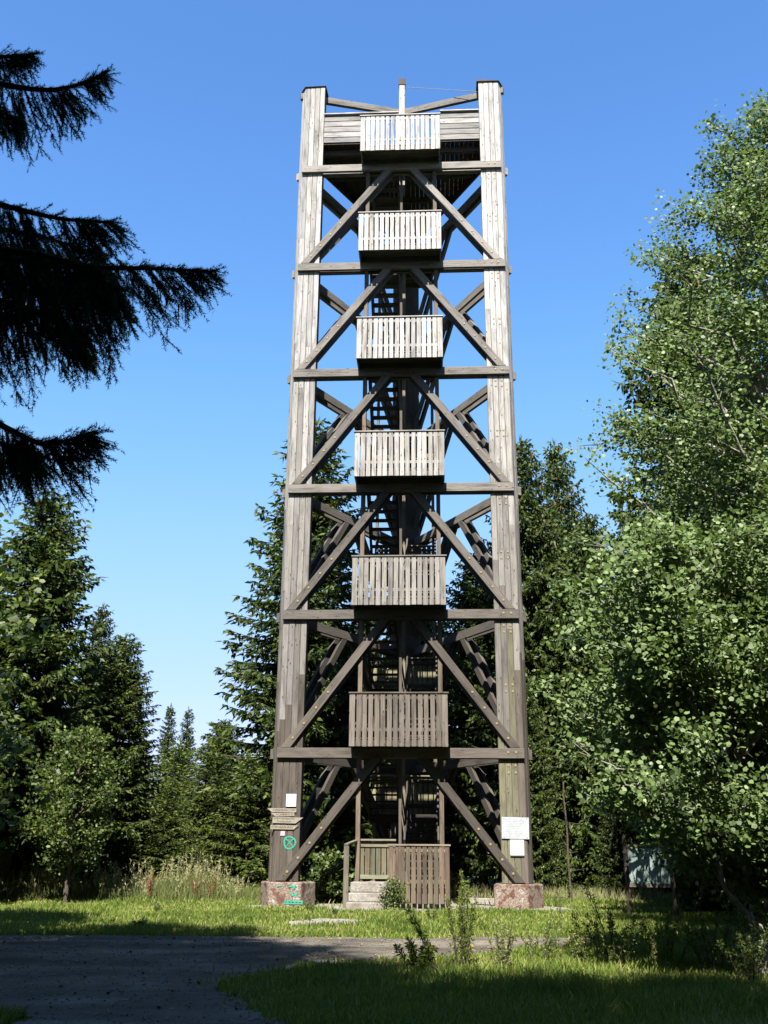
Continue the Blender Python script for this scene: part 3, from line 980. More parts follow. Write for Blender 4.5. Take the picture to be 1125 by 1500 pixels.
nb, w, h = flat_board("notice_board", 734.5, 1197, 775.5, 1229, M_NOTICE, "large faded white notice board screwed to the right tower leg", "notice board", -0.03, 0.015, 0.02)
mb = MB()
rr = random.Random(11)
rows = 11
for i in range(rows):
    z = h * 0.38 - h * 0.78 * i / (rows - 1)
    ln = rr.uniform(0.35, 0.8) * w / 2 if i > 0 else w * 0.36
    x_ = rr.uniform(-0.06, 0.06) * w
    # rows of faded unreadable print
    xx = x_ - ln
    while xx < x_ + ln:
        ww = rr.uniform(0.015, 0.05)
        mb.box((xx, -0.0092, z - 0.006), (min(xx + ww, x_ + ln), -0.0078, z + 0.005)); xx += ww + 0.012
link("faded_print", mb.mesh("faded_print", M_PRINT), nb)["kind"] = "stuff"
mb = MB()
for sx in (-1, 1):
    for sz in (-1, 1):
        mb.box((sx * w * 0.42 - 0.008, -0.0125, sz * h * 0.44 - 0.008), (sx * w * 0.42 + 0.008, -0.0078, sz * h * 0.44 + 0.008))
link("screw", mb.mesh("screw", M_INK), nb)
pb, w, h = flat_board("paper_notice", 747, 1230, 767.5, 1252, M_WHITE, "small white sheet in a grey holder under the notice board on the right leg", "notice", -0.03, 0.012)
mb = MB(); mb.box((-w / 2, -0.014, -h / 2 - 0.03), (w / 2 + 0.01, 0.01, -h / 2 - 0.002)); mb.box((w / 2 + 0.001, -0.012, -h / 2), (w / 2 + 0.016, 0.01, h / 2))
link("holder", mb.mesh("holder", M_PRINT), pb)
pl_, w, h = flat_board("paper_notice", 419.5, 1163, 433.5, 1181.5, M_WHITE, "white paper sheet above the direction boards on the left leg", "notice", -0.03, 0.01)
mb = MB(); mb.box((-w * 0.36, -0.0062, -h * 0.40), (-w * 0.05, -0.0051, -h * 0.37)); mb.box((w * 0.05, -0.0062, -h * 0.40), (w * 0.36, -0.0051, -h * 0.37))
link("faded_print", mb.mesh("faded_print", M_PRINT), pl_)
plb, w, h = flat_board("trail_label", 411, 1217.5, 417, 1224, M_PINK, "tiny pinkish white trail label between the boards and the sprayed circle", "label", -0.02, 0.006)

# entrance steps (three blocks poured in one)
mb = MB()
p = tl(511, 1290, -0.9); q = tl(567, 1290, -0.9)
sx0, sx1 = -1.19, -0.29
mb.box((sx0 - 0.02, -1.50, -0.2), (sx1 - 0.03, -0.62, 0.17)); mb.box((sx0 + 0.01, -1.18, 0.17), (sx1 - 0.01, -0.62, 0.37)); mb.box((sx0 + 0.03, -0.90, 0.37), (sx1, -0.10, 0.60))
st = link("concrete_steps", mb.mesh("concrete_steps", M_CONCRETE))
tower_place(st, Matrix.Identity(4))
bv = st.modifiers.new("bevel", 'BEVEL'); bv.width = 0.02; bv.segments = 2
tag(st, "three worn concrete steps leading up to the tower entrance", "steps")


# ------------------------------------------------------------------ spruces
def norm(v):
    return v / (np.linalg.norm(v, axis=-1, keepdims=True) + 1e-9)


def spruce_meshes(seed, H, R, zb=0.6, whorl=0.55, per=6, dens=1.0, droop=0.35, hang=0.7, power=0.75, cones=0, kw=0.05, tintb=0.0):
    rng = np.random.default_rng(seed)
    wood = MB(); cr = MB()
    tz = np.linspace(-0.3, H, 14)
    tx = np.cumsum(rng.normal(0, 0.015, 14)); ty = np.cumsum(rng.normal(0, 0.015, 14))
    tr = 0.012 + 0.0105 * (H - tz) * (1 + 0.25 * np.exp(-(tz + 0.3) * 2))
    wood.tube(np.stack([tx, ty, tz], -1), tr, 9)
    starts = []; dirs = []; lens = []; tins = []
    h = zb
    while h < H - 0.25:
        f = h / H
        Lm = R * (1 - f) ** power * (1.0 if f > 0.12 else 0.75 + 2 * f)
        nper = per if f < 0.85 else max(3, per - 2)
        a0 = rng.random() * 6.28
        for j in range(nper):
            az = a0 + j / nper * 6.283 + rng.normal(0, 0.22)
            L = max(0.18, Lm * rng.uniform(0.62, 1.14))
            hh = h + rng.uniform(-0.2, 0.2)
            n = 9
            t = np.linspace(0, 1, n)
            dr = droop * (1.15 - f) * rng.uniform(0.7, 1.3)
            up = 0.55 * f ** 2
            z = hh + L * (up * t - dr * t * 1.1 + dr * 0.75 * t ** 2.4 + 0.10 * t)
            az_t = az + rng.normal(0, 0.12) * t
            px = np.interp(hh, tz, tx) + L * t * np.cos(az_t); py = np.interp(hh, tz, ty) + L * t * np.sin(az_t)
            P = np.stack([px, py, z], -1)
            if L > 0.5: wood.tube(P, np.linspace(0.010 + 0.011 * L, 0.005, n), 4)
            sp = 0.105 / dens
            nb_ = max(4, int(L * 0.92 / sp))
            tt = np.linspace(0.12, 1.0, nb_) + rng.normal(0, 0.01, nb_)
            tt = np.clip(tt, 0.05, 1)
            B = np.stack([np.interp(tt, t, P[:, i]) for i in range(3)], -1)
            fw = norm(np.stack([np.interp(tt, t, np.gradient(P[:, i], t)) for i in range(3)], -1))
            sd = np.where(np.arange(nb_) % 2 == 0, 1.0, -1.0)[:, None]
            lat = norm(np.cross(fw, np.array([0, 0, 1.0]))) * sd
            ll = (0.34 * L * (1.02 - tt) ** 0.8 + 0.14) * rng.uniform(0.6, 1.2, nb_)
            ll = np.minimum(ll, 0.95)
            d = norm(lat * 0.75 + fw * rng.uniform(0.5, 0.9, (nb_, 1)) + np.array([0, 0, -1.0]) * rng.uniform(0.0, 0.35, (nb_, 1)))
            starts.append(B); dirs.append(d); lens.append(ll); tins.append(0.30 + 0.45 * tt)
            # leader spray
            starts.append(P[-1:] - fw[-1:] * 0.05); dirs.append(fw[-1:]); lens.append(np.array([0.22])); tins.append(np.array([0.8]))
        h += whorl * rng.uniform(0.75, 1.25) * (1 - 0.45 * f)
    S = np.concatenate(starts); D = np.concatenate(dirs); LL = np.concatenate(lens); TT = np.concatenate(tins)
    # spray along each branchlet
    k = np.maximum(2, (LL / 0.085).astype(int))
    idx = np.repeat(np.arange(len(S)), k)
    u = rng.random(len(idx))
    sag = (0.35 * hang * LL[idx] * u ** 1.8)[:, None] * np.array([0, 0, -1.0])
    p = S[idx] + D[idx] * (LL[idx] * u)[:, None] + sag
    side = norm(np.cross(D[idx], np.array([0, 0, 1.0]))) * rng.choice([-1, 1], len(idx))[:, None]
    d = norm(D[idx] * rng.uniform(0.4, 1.0, (len(idx), 1)) + side * rng.uniform(0.1, 0.7, (len(idx), 1)) + np.array([0, 0, -1.0]) * hang * rng.uniform(0.1, 1.3, (len(idx), 1)) + rng.normal(0, 0.12, (len(idx), 3)))
    l = rng.uniform(0.12, 0.30, len(idx))
    tint = np.clip(TT[idx] * 0.7 + 0.25 * u + rng.normal(0, 0.14, len(idx)) + tintb, 0, 1)
    cr.kites(p, d, l, kw * rng.uniform(0.7, 1.3, len(idx)), rng, tint)
    # stems of the branchlets themselves
    cr.kites(S, norm(D + np.array([0, 0, -0.15])), LL * 1.0, kw * 0.9, rng, np.clip(TT * 0.6, 0, 1), mid=0.25)
    # hanging curtains below branches
    m = rng.random(len(S)) < 0.55 * hang
    hs = S[m]; hl_ = rng.uniform(0.15, 0.5, m.sum()) * hang
    cr.kites(hs, norm(np.array([0, 0, -1.0]) + rng.normal(0, 0.2, (len(hs), 3))), hl_, kw * 1.2, rng, np.clip(TT[m] * 0.55, 0, 1), mid=0.3)
    # leader tip
    top = np.array([[tx[-1], ty[-1], H - 0.25]])
    cr.kites(np.repeat(top, 5, 0) + rng.normal(0, 0.01, (5, 3)), norm(np.array([[0, 0, 1.0]]) + rng.normal(0, 0.15, (5, 3))), 0.45, 0.06, rng, 0.8)
    cone_me = None
    if cones:
        cm = MB()
        sel = np.where(S[:, 2] > H * 0.72)[0]
        sel = rng.choice(sel, min(cones, len(sel)), replace=False)
        for i in sel:
            q = S[i] + D[i] * LL[i] * 0.7
            cm.tube([q, q + [0, 0, -0.07], q + [0, 0, -0.15]], [0.018, 0.026, 0.008], 6)
        cone_me = cm.mesh("cone", M_CONE)
    return wood.mesh("trunk", M_BARK, True), cr.mesh("crown", M_SPRUCE), cone_me


VAR = {
    'broad': (spruce_meshes(11, 18.0, 3.6, 0.6, 0.44, 9, 1.25, 0.42, 1.0, 0.60, cones=80, kw=0.095), 18.0),
    'open': (spruce_meshes(12, 17.0, 3.4, 0.8, 0.5, 9, 1.2, 0.34, 0.9, 0.62, cones=120, kw=0.09), 17.0),
    'narrow': (spruce_meshes(13, 16.0, 2.5, 0.5, 0.42, 8, 1.1, 0.35, 0.8, 0.68, cones=60, kw=0.09), 16.0),
    'young': (spruce_meshes(14, 7.5, 2.5, 0.2, 0.36, 9, 1.0, 0.15, 0.45, 0.8, kw=0.055, tintb=0.18), 7.5),
    'high': (spruce_meshes(16, 17.0, 3.5, 3.0, 0.42, 9, 1.2, 0.40, 1.0, 0.58, cones=60, kw=0.095), 17.0),
    'dense': (spruce_meshes(15, 17.0, 3.4, 0.3, 0.42, 9, 1.1, 0.45, 1.1, 0.55, kw=0.10), 17.0),
}


def spruce(var, x, y, H, rz, label, group=None, wide=1.0):
    (tm, cm, co), h0 = VAR[var]
    s = H / h0
    e = empty("spruce_tree", (x, y, float(ground_z(x, y)) - 0.05), rz)
    e.scale = (s * wide, s * wide, s)
    tag(e, label, "spruce", group)
    link("trunk", tm, e); link("crown", cm, e)
    if co:
        c = link("cone", co, e); c['kind'] = 'stuff'
    return e


GB = "spruces of the forest behind the tower"
spruce('high', -10.1, 27.8, 11.6, 0.3, "tallest dark spruce of the left forest edge, filling the left third", GB, 1.35)
spruce('open', -10.3, 35.0, 9.9, 1.1, "slim spruce with cones right of the tallest left spruce", GB, 0.9)
spruce('high', -8.3, 31.0, 7.9, 2.2, "dark rounded spruce third from the left, sloping down to the gap", GB, 1.35)
spruce('narrow', -9.7, 45.0, 7.7, 0.4, "left one of the two small spires in the sky gap", GB, 0.95)
spruce('narrow', -8.9, 45.5, 7.6, 2.4, "right one of the two small spires in the sky gap", GB, 0.95)
spruce('young', -5.9, 34.0, 4.9, 0.2, "bright green young spruce left of the left tower leg", GB, 1.15)
spruce('young', -7.3, 36.0, 5.0, 2.0, "young spruce with full skirt under the two small spires", GB, 1.2)
spruce('young', -4.4, 33.5, 4.4, 4.0, "low bushy young spruce touching the left tower leg", GB, 1.3)
spruce('young', -6.4, 31.0, 3.4, 1.4, "smallest bright spruce at the edge of the tall grass left of the tower", GB, 1.3)
spruce('open', -2.75, 36.0, 17.8, 0.9, "big spruce behind the left half of the tower with long layered branches", GB, 1.22)
spruce('broad', 5.3, 35.0, 16.7, 2.6, "tall spruce peeping out just right of the tower", GB, 0.9)
spruce('open', 7.1, 37.5, 17.6, 5.0, "coned spruce top right of the tower, ending in a bent spike", GB, 0.8)
spruce('dense', 1.6, 40.0, 13.5, 1.7, "dark spruce closing the view behind the tower stairs", GB, 1.1)
spruce('broad', 9.3, 34.0, 13.2, 3.3, "spruce with drooping bright boughs between tower and aspens", GB, 1.1)
spruce('high', 8.4, 23.4, 17.3, 4.2, "tall spruce standing just behind the aspens on the right", GB, 1.05)
spruce('dense', 11.2, 21.5, 16.0, 2.2, "dark spruce at the right picture edge behind the tallest aspen", GB, 1.0)
spruce('dense', 10.5, 27.0, 15.0, 0.6, "dark spruce deep behind the aspen crowns", GB, 1.0)
spruce('dense', 4.6, 31.5, 6.6, 3.0, "short dark spruce beside the right footing", GB, 0.9)
spruce('dense', -8.2, 33.8, 5.0, 1.0, "small shaded spruce under the left forest edge", GB, 1.2)
spruce('dense', -12.2, 24.5, 12.0, 5.0, "half-hidden spruce at the left picture edge", GB, 1.0)
spruce('dense', -12.4, 30.5, 8.2, 1.0, "dark spruce closing the gap at the far left edge behind the maple", GB, 1.2)
spruce('dense', -15.5, 34.0, 9.5, 2.0, "leftmost dark spruce deep behind the maple", GB, 1.2)
spruce('dense', -10.8, 31.5, 6.5, 3.0, "low dark spruce behind the small broad-leaved trees", GB, 1.3)
spruce('dense', 7.3, 33.0, 12.8, 1.0, "spruce filling the dip between the tower and the aspens", GB, 1.0)
spruce('high', 3.6, 36.5, 12.5, 1.6, "dark spruce behind the right tower leg", GB, 1.2)
spruce('high', -12.6, 28.6, 11.2, 4.6, "tall spruce at the left picture edge, joined to the tallest one", GB, 1.25)
spruce('dense', -6.2, 39.0, 6.2, 0.7, "dark spruce closing the gap behind the young spruces", GB, 1.5)
rf = random.Random(21)
BG = "background spruces deep in the forest"
spruce('broad', -0.9, 43.2, 11.5, 1.0, "background spruce seen through the lower tower storeys, left of the stairs", BG, 1.1)
spruce('dense', -6.8, 64.0, 8.6, 2.0, "farthest spruce, filling the notch beside the left tower leg", BG, 1.2)
for row, (yy, n, hlo, hhi) in enumerate(((42, 10, 9, 12), (53, 13, 10, 13))):
    for i in range(n):
        xx = (-0.52 + 1.04 * (i + 0.5) / n) * yy + rf.uniform(-1, 1)
        ppx = 562 + 1426 * xx / yy
        h_ = rf.uniform(hlo, hhi)
        if 170 < ppx < 400:          # low window to the sky left of the tower
            h_ = 1.3 + yy * (1248 - 1135) / 1500.0 + rf.uniform(-0.4, 0.5)
        if ppx < 170: h_ = min(h_, 8.5)
        spruce(rf.choice(['broad', 'dense', 'narrow', 'open']), xx, yy + rf.uniform(-2.5, 2.5), h_, rf.uniform(0, 6), "background spruce standing deep in the dark forest behind the front row", BG, 1.05)

# spruces behind and beside the camera: their shadows lie over the path
GS = "spruces beside and behind the viewpoint that shade the path"
for (x, y, h_, v, r_) in [(-6.9, 1.2, 23.4, 'dense', 0), (-9.8, 2.4, 19.6, 'broad', 1.3), (-12.8, 3.2, 18.6, 'dense', 2), (-16.5, 5.0, 17.5, 'dense', 2),
                          (-4.9, -3.6, 25.5, 'dense', 1), (-2.9, -4.8, 23.8, 'dense', 2.4), (-0.6, -5.4, 23.0, 'broad', 4.4), (1.3, -5.0, 22.6, 'dense', 1.2), (3.4, -5.6, 23.3, 'dense', 3.9),
                          (6.0, -5.4, 22.6, 'dense', 3.2), (9.0, -5.0, 21.5, 'broad', 0.2), (-7.5, -6, 25, 'dense', 3), (-1.5, -11, 25, 'dense', 5), (4.0, -12, 24.0, 'dense', 0.8), (12.5, -2.0, 17, 'dense', 5.2)]:
    spruce(v, x, y, h_, r_, "tall spruce beside or behind the viewpoint, shading the path", GS, 1.0)


# ------------------------------------------------------------------ near spruce on the left with real needles
def needle_twigs(mb, P0, D, L, rng, tint=0.25, nl=0.025, dens=430, r=0.0022):
    """P0,D,L arrays of twigs: thin stem and needles all round"""
    n = len(P0)
    mb.kites(P0, D, L, 0.008, rng, 0.05, mid=0.3)
    k = np.maximum(6, (L * dens).astype(int))
    idx = np.repeat(np.arange(n), k)
    u = rng.random(len(idx))
    droop = (0.12 * L[idx] * u * u)[:, None] * np.array([0, 0, -1.0])
    p = P0[idx] + D[idx] * (L[idx] * u)[:, None] + droop * 0
    q = rng.normal(size=(len(idx), 3)); q -= (q * D[idx]).sum(1, keepdims=True) * D[idx]; q = norm(q)
    d = norm(q * 0.85 + D[idx] * 0.7)
    l = nl * rng.uniform(0.75, 1.15, len(idx)) * (1.1 - 0.12 * u)
    s = norm(np.cross(d, rng.normal(size=(len(idx), 3)))) * 0.0023
    v = np.stack([p - s, p + s, p + d * l[:, None]], 1)
    mb.add(v.reshape(-1, 3), np.arange(len(idx) * 3).reshape(-1, 3), np.repeat(np.clip(tint + rng.normal(0, 0.1, len(idx)), 0, 1), 3))


def near_spruce():
    rng = np.random.default_rng(77)
    wood = MB(); cr = MB()
    tx, ty, H = -4.7, 6.1, 17.2
    g = float(ground_z(tx, ty))
    z = np.linspace(g - 0.2, H, 16)
    wood.tube(np.stack([np.full(16, tx), np.full(16, ty), z], -1), 0.015 + 0.0125 * (H - z), 12)

    def bough(pts, span_, nd, hang, density=1.0, r0=0.035, side_ratio=0.5):
        pts = np.array(pts, float)
        # smooth polyline
        t0 = np.linspace(0, 1, len(pts)); t = np.linspace(0, 1, 24)
        P = np.stack([np.interp(t, t0, pts[:, i]) for i in range(3)], -1)
        for _ in range(3):
            P[1:-1] = (P[:-2] + P[1:-1] * 2 + P[2:]) / 4
        wood.tube(P, np.linspace(r0, 0.006, 24), 6)
        L = np.linalg.norm(np.diff(P, axis=0), axis=1).sum()
        n = int(nd * L)
        tt = np.sort(rng.uniform(span_, 1.0, n))
        B = np.stack([np.interp(tt, t, P[:, i]) for i in range(3)], -1)
        fw = norm(np.stack([np.interp(tt, t, np.gradient(P[:, i], t)) for i in range(3)], -1))
        lat = norm(np.cross(fw, np.array([0, 0, 1.0]))) * rng.choice([-1, 1], n)[:, None]
        nn = int(L / 0.035)
        t2 = rng.uniform(span_, 1.0, nn)
        B2 = np.stack([np.interp(t2, t, P[:, i]) for i in range(3)], -1)
        f2 = norm(np.stack([np.interp(t2, t, np.gradient(P[:, i], t)) for i in range(3)], -1))
        needle_twigs(cr, B2, norm(f2 + rng.normal(0, 0.22, (nn, 3)) + np.array([0, 0, 0.12])), rng.uniform(0.06, 0.13, nn), rng, dens=420)
        # secondary twigs: hanging, longer towards the trunk
        env = np.interp(tt, [0, 0.35, 0.75, 1.0], hang)
        ln = env * np.where(rng.random(n) < 0.3, rng.uniform(0.85, 1.2, n), rng.uniform(0.35, 0.9, n))
        dn = np.clip(ln * 2.2, 0.4, 1.2)[:, None]
        d = norm(lat * rng.uniform(0.02, side_ratio * 0.7, (n, 1)) + fw * (rng.uniform(0.10, 0.55, (n, 1)) + 0.9 * tt[:, None] ** 2) + np.array([0, 0, -1.0]) * (0.85 + 0.3 * dn))
        needle_twigs(cr, B, d, ln, rng)
        # tertiary shoots on the hanging twigs
        k = np.maximum(2, (ln / 0.075 * density).astype(int)); idx = np.repeat(np.arange(n), k)
        u = rng.uniform(0.08, 0.95, len(idx))
        q = B[idx] + d[idx] * (ln[idx] * u)[:, None]
        sd = rng.normal(size=(len(idx), 3)); sd = norm(sd - (sd * d[idx]).sum(1, keepdims=True) * d[idx])
        dd = norm(d[idx] * 0.9 + sd * 0.45 + np.array([0, 0, -0.25]))
        needle_twigs(cr, q, dd, rng.uniform(0.06, 0.19, len(idx)), rng, dens=280)
        # tip shoots
        m = 7
        ft = norm(P[-1:] - P[-3:-2])
        needle_twigs(cr, np.repeat(P[-1:] - ft * 0.02, 1, 0), ft, np.array([0.12]), rng)
        bb = P[-2 - rng.integers(0, 8, m)]
        lt = norm(np.cross(ft, [0, 0, 1.0]))
        needle_twigs(cr, bb, norm(ft * 0.9 + lt * rng.uniform(-0.6, 0.6, (m, 1)) + np.array([0, 0, 1]) * rng.uniform(-0.5, 0.45, (m, 1))), rng.uniform(0.1, 0.2, m), rng)

    def W(px, py, y): return tuple(at(px, py, y=y))
    T = lambda zz: (tx, ty, zz)
    # the boughs that reach into the picture
    bough([T(5.7), W(-120, 268, 5.75), W(0, 300, 5.6), W(90, 322, 5.5), W(165, 325, 5.45)], 0.25, 42, [1.2, 1.15, 0.80, 0.12])
    bough([T(5.35), W(-140, 340, 5.6), W(0, 378, 5.4), W(120, 392, 5.3), W(230, 393, 5.2), W(312, 398, 5.15)], 0.25, 36, [0.9, 0.95, 0.48, 0.08], 1.0)
    bough([T(5.6), W(-150, 350, 5.2), W(-30, 362, 5.0), W(60, 372, 4.95), W(130, 392, 4.9), W(170, 420, 4.9)], 0.25, 40, [1.0, 0.95, 0.70, 0.2], 1.0)
    bough([T(5.5), W(-150, 300, 6.0), W(-40, 330, 6.0), W(60, 345, 6.0), W(140, 372, 6.0)], 0.2, 38, [1.1, 1.0, 0.9, 0.2], 0.9)
    bough([T(7.25), W(-110, 100, 6.1), W(0, 124, 6.0), W(70, 134, 5.9), W(118, 124, 5.85), W(150, 109, 5.8)], 0.3, 34, [0.75, 0.75, 0.42, 0.05])
    bough([T(7.6), W(-70, 70, 6.2), W(0, 84, 6.1), W(48, 80, 6.0)], 0.3, 44, [0.5, 0.5, 0.3, 0.1])
    bough([T(4.1), W(-120, 560, 5.3), W(0, 622, 5.1), W(65, 655, 5.0), W(134, 636, 4.95)], 0.3, 38, [0.62, 0.58, 0.42, 0.04])
    bough([T(7.0), W(-160, 110, 6.0), W(-70, 140, 5.8), W(0, 160, 5.7), W(28, 180, 5.7)], 0.3, 36, [0.5, 0.45, 0.35, 0.1])
    bough([T(5.2), W(-120, 420, 5.4), W(-10, 440, 5.2), W(70, 462, 5.1), W(120, 490, 5.1)], 0.25, 34, [0.6, 0.6, 0.5, 0.2], 0.8)
    bough([T(4.0), W(-120, 600, 5.6), W(0, 650, 5.5), W(60, 668, 5.4)], 0.3, 44, [0.5, 0.45, 0.35, 0.1], 0.8)
    # simple boughs for the rest of the tree
    rng2 = np.random.default_rng(4)
    S_, D_, L_, = [], [], []
    h = 1.6
    while h < H - 0.3:
        f = h / H
        for j in range(7):
            az = rng2.random() * 6.283
            if 0.5 < f < 0.75: pass
            L = 3.1 * (1 - f) ** 0.75 * rng2.uniform(0.7, 1.1) + 0.15
            c = math.cos(az)
            if f < 0.66 and abs(((az + 0.45 + math.pi) % (2 * math.pi)) - math.pi) < 1.0: continue   # the side facing the picture is built above
            if c > 0.2 and f < 0.66: L *= 0.45
            t = np.linspace(0, 1, 8)
            P = np.stack([tx + L * t * math.cos(az), ty + L * t * math.sin(az), h + L * (-0.35 * t + 0.22 * t * t)], -1)
            wood.tube(P, np.linspace(0.03, 0.005, 8), 4)
            n = int(max(4, L * 14)); tt = rng2.uniform(0.1, 1, n)
            B = np.stack([np.interp(tt, t, P[:, i]) for i in range(3)], -1)
            S_.append(B)
            lat = np.array([-math.sin(az), math.cos(az), 0])
            D_.append(norm(lat * rng2.choice([-1, 1], n)[:, None] * 0.7 + np.array([math.cos(az), math.sin(az), 0]) * 0.6 + np.array([0, 0, -1]) * rng2.uniform(0.1, 1.2, (n, 1))))
            L_.append(rng2.uniform(0.25, 0.7, n))
        h += 0.42
    S = np.concatenate(S_); D = np.concatenate(D_); L = np.concatenate(L_)
    k = 5; idx = np.repeat(np.arange(len(S)), k); u = rng2.random(len(idx))
    p = S[idx] + D[idx] * (L[idx] * u)[:, None]
    cr.kites(p, norm(D[idx] + rng2.normal(0, 0.35, (len(idx), 3))), 0.24, 0.075, rng2, 0.3)
    e = empty("spruce_tree", (0, 0, 0))
    e.location = (tx, ty, g)
    tm = wood.mesh("trunk", M_BARK, True); cm = cr.mesh("crown", M_SPRUCE)
    for me, nm in ((tm, "trunk"), (cm, "crown")):
        me.transform(Matrix.Translation((-tx, -ty, -g)))
        link(nm, me, e)
    tag(e, "near spruce whose black drooping boughs hang in at the upper left", "spruce")


near_spruce()


# ------------------------------------------------------------------ broad-leaved trees
def leafy_tree(seed, H, prof, nl, leaf_r, n_leaves, trunk_r=0.12, lean=(0, 0), mat_leaf=None, mat_bark=None, elev=(0.3, 0.9), clump=0.16, k=6, sub=9, elong=1.0, shell=0.5):
    """prof: list of (height, radius) crown envelope"""
    rng = np.random.default_rng(seed)
    wood = MB(); cr = MB()
    ph = [p[0] for p in prof]; pr = [p[1] for p in prof]
    n = 12
    tz = np.linspace(-0.2, H * 0.97, n)
    tx = lean[0] * np.clip(tz / H, 0, 1) ** 1.3 + np.cumsum(rng.normal(0, 0.03, n)); ty = lean[1] * np.clip(tz / H, 0, 1) ** 1.3 + np.cumsum(rng.normal(0, 0.03, n))
    wood.tube(np.stack([tx, ty, tz], -1), trunk_r * (1 - 0.93 * np.clip(tz / H, 0, 1)), 9)
    cen = []; wts = []; dirs = []
    for i in range(nl):
        f = (i + rng.random()) / nl
        ht = ph[0] + (H - ph[0]) * (f ** 0.85)          # height reached by the limb's end
        az = i * 2.399 + rng.normal(0, 0.3)
        r = np.interp(ht, ph, pr) * rng.uniform(0.62, 1.06)
        el = rng.uniform(*elev)
        h0 = max(0.25, ht - r * math.tan(el))
        h0 = min(h0, H * 0.93)
        bx = np.interp(h0, tz, tx); by = np.interp(h0, tz, ty)
        ex = np.interp(ht, tz, tx) + r * math.cos(az); ey = np.interp(ht, tz, ty) + r * math.sin(az)
        t = np.linspace(0, 1, 8)
        bend = 0.18 * r
        P = np.stack([bx + (ex - bx) * t, by + (ey - by) * t, h0 + (ht - h0) * t + bend * np.sin(t * 3.14) * 0.6], -1)
        P[1:-1] += rng.normal(0, 0.03 * r, (6, 3))
        L = np.linalg.norm(P[-1] - P[0]) + 0.2
        wood.tube(P, np.linspace(min(trunk_r * 0.4, 0.012 + 0.014 * L), 0.005, 8), 5)
        for j in range(sub):
            tt = shell * 0.4 + (1 - shell * 0.4) * ((j + rng.random()) / sub)
            q0 = np.array([np.interp(tt, t, P[:, a]) for a in range(3)])
            a2 = rng.random() * 6.283
            dd = norm(norm(P[-1] - P[0]) * rng.uniform(0.3, 1.0) + np.array([math.cos(a2), math.sin(a2), rng.uniform(-0.5, 0.9)]))
            l2 = (0.25 + 0.30 * L * (1.1 - tt)) * rng.uniform(0.6, 1.2)
            l2 = min(l2, 1.1)
            tw = q0 + dd * l2 * np.linspace(0, 1, 4)[:, None] + np.array([0, 0, 1]) * (0.08 * l2 * np.linspace(0, 1, 4) ** 2)[:, None]
            wood.tube(tw, np.linspace(0.008, 0.003, 4), 3)
            m = max(3, int(l2 / 0.10))
            for u in np.linspace(0.2, 1.0, m):
                cen.append(q0 + dd * l2 * u); wts.append(0.7 + 0.6 * u); dirs.append(dd)
    cen = np.array(cen); wts = np.array(wts); dirs = np.array(dirs)
    w = wts / wts.sum()
    idx = rng.choice(len(cen), n_leaves, p=w)
    p = cen[idx] + rng.normal(0, clump, (n_leaves, 3)) * np.array([1, 1, 0.85])
    nr = norm(rng.normal(0, 0.75, (n_leaves, 3)) + np.array([-0.12, -0.55, 0.75]))
    tb = rng.random(len(cen))[idx]
    tint = np.clip(0.2 + 0.35 * tb + rng.normal(0, 0.27, n_leaves), 0, 1)
    cr.discs(p, nr, leaf_r * rng.uniform(0.65, 1.2, n_leaves), rng, tint, k=k, elong=elong)
    return wood.mesh("trunk", mat_bark or M_ASPBARK, True), cr.mesh("crown", mat_leaf or M_ASPEN)


def leafy(name, meshes, x, y, rz, label, cat, group=None, s=1.0):
    e = empty(name, (x, y, float(ground_z(x, y))), rz, s)
    tag(e, label, cat, group)
    link("trunk", meshes[0], e); link("crown", meshes[1], e)
    return e


GA = "aspens on the right"
leafy("aspen_tree", leafy_tree(31, 15.9, [(2.0, 2.2), (4.5, 3.8), (7.5, 4.5), (9.6, 4.1), (11.8, 3.7), (12.8, 3.1), (14.4, 2.3), (15.9, 1.0)], 140, 0.035, 130000, 0.19, (0.3, 0.2), clump=0.14, sub=13, k=5),
      7.5, 16.4, 0.0, "tallest aspen on the right, its top reaching the right picture edge", "aspen", GA)
leafy("aspen_tree", leafy_tree(32, 5.9, [(1.3, 1.3), (2.2, 2.3), (3.7, 2.7), (5.0, 2.3), (5.9, 0.9)], 70, 0.036, 62000, 0.10, (-0.5, 0), clump=0.12, sub=12, k=5),
      5.0, 13.9, 0.4, "low broad aspen with pale leaves bulging towards the tower", "aspen", GA)
leafy("aspen_tree", leafy_tree(33, 8.8, [(1.5, 1.5), (3.5, 2.5), (6.0, 2.7), (8.8, 0.5)], 64, 0.035, 48000, 0.13, (0.2, 0), clump=0.12, sub=12, k=5),
      7.2, 13.2, 1.4, "aspen in front of the tallest one at the right edge", "aspen", GA)
mp1 = leafy_tree(41, 7.6, [(0.6, 1.6), (2.5, 2.4), (5.2, 2.4), (7.6, 0.6)], 48, 0.055, 15000, 0.12, (0.2, 0), M_MAPLE, M_BARK, clump=0.18, sub=8, k=5, elong=1.3)
mp2 = leafy_tree(42, 5.4, [(1.2, 0.9), (2.6, 1.9), (4.0, 1.8), (5.4, 0.5)], 40, 0.045, 7500, 0.09, (0, 0), M_MAPLE, M_BARK, clump=0.15, sub=8, k=5, elong=1.3)
leafy("maple_tree", mp1, -8.1, 16.0, 0.3, "broad-leaved tree with sunlit leaves at the left picture edge", "maple")
leafy("birch_tree", mp2, -7.8, 26.0, 1.5, "small broad-leaved tree in front of the left spruces", "birch", s=0.78)
leafy("birch_tree", mp2, -10.6, 24.6, 4.1, "broad-leaved tree left of the small sunlit one", "birch", s=0.95)
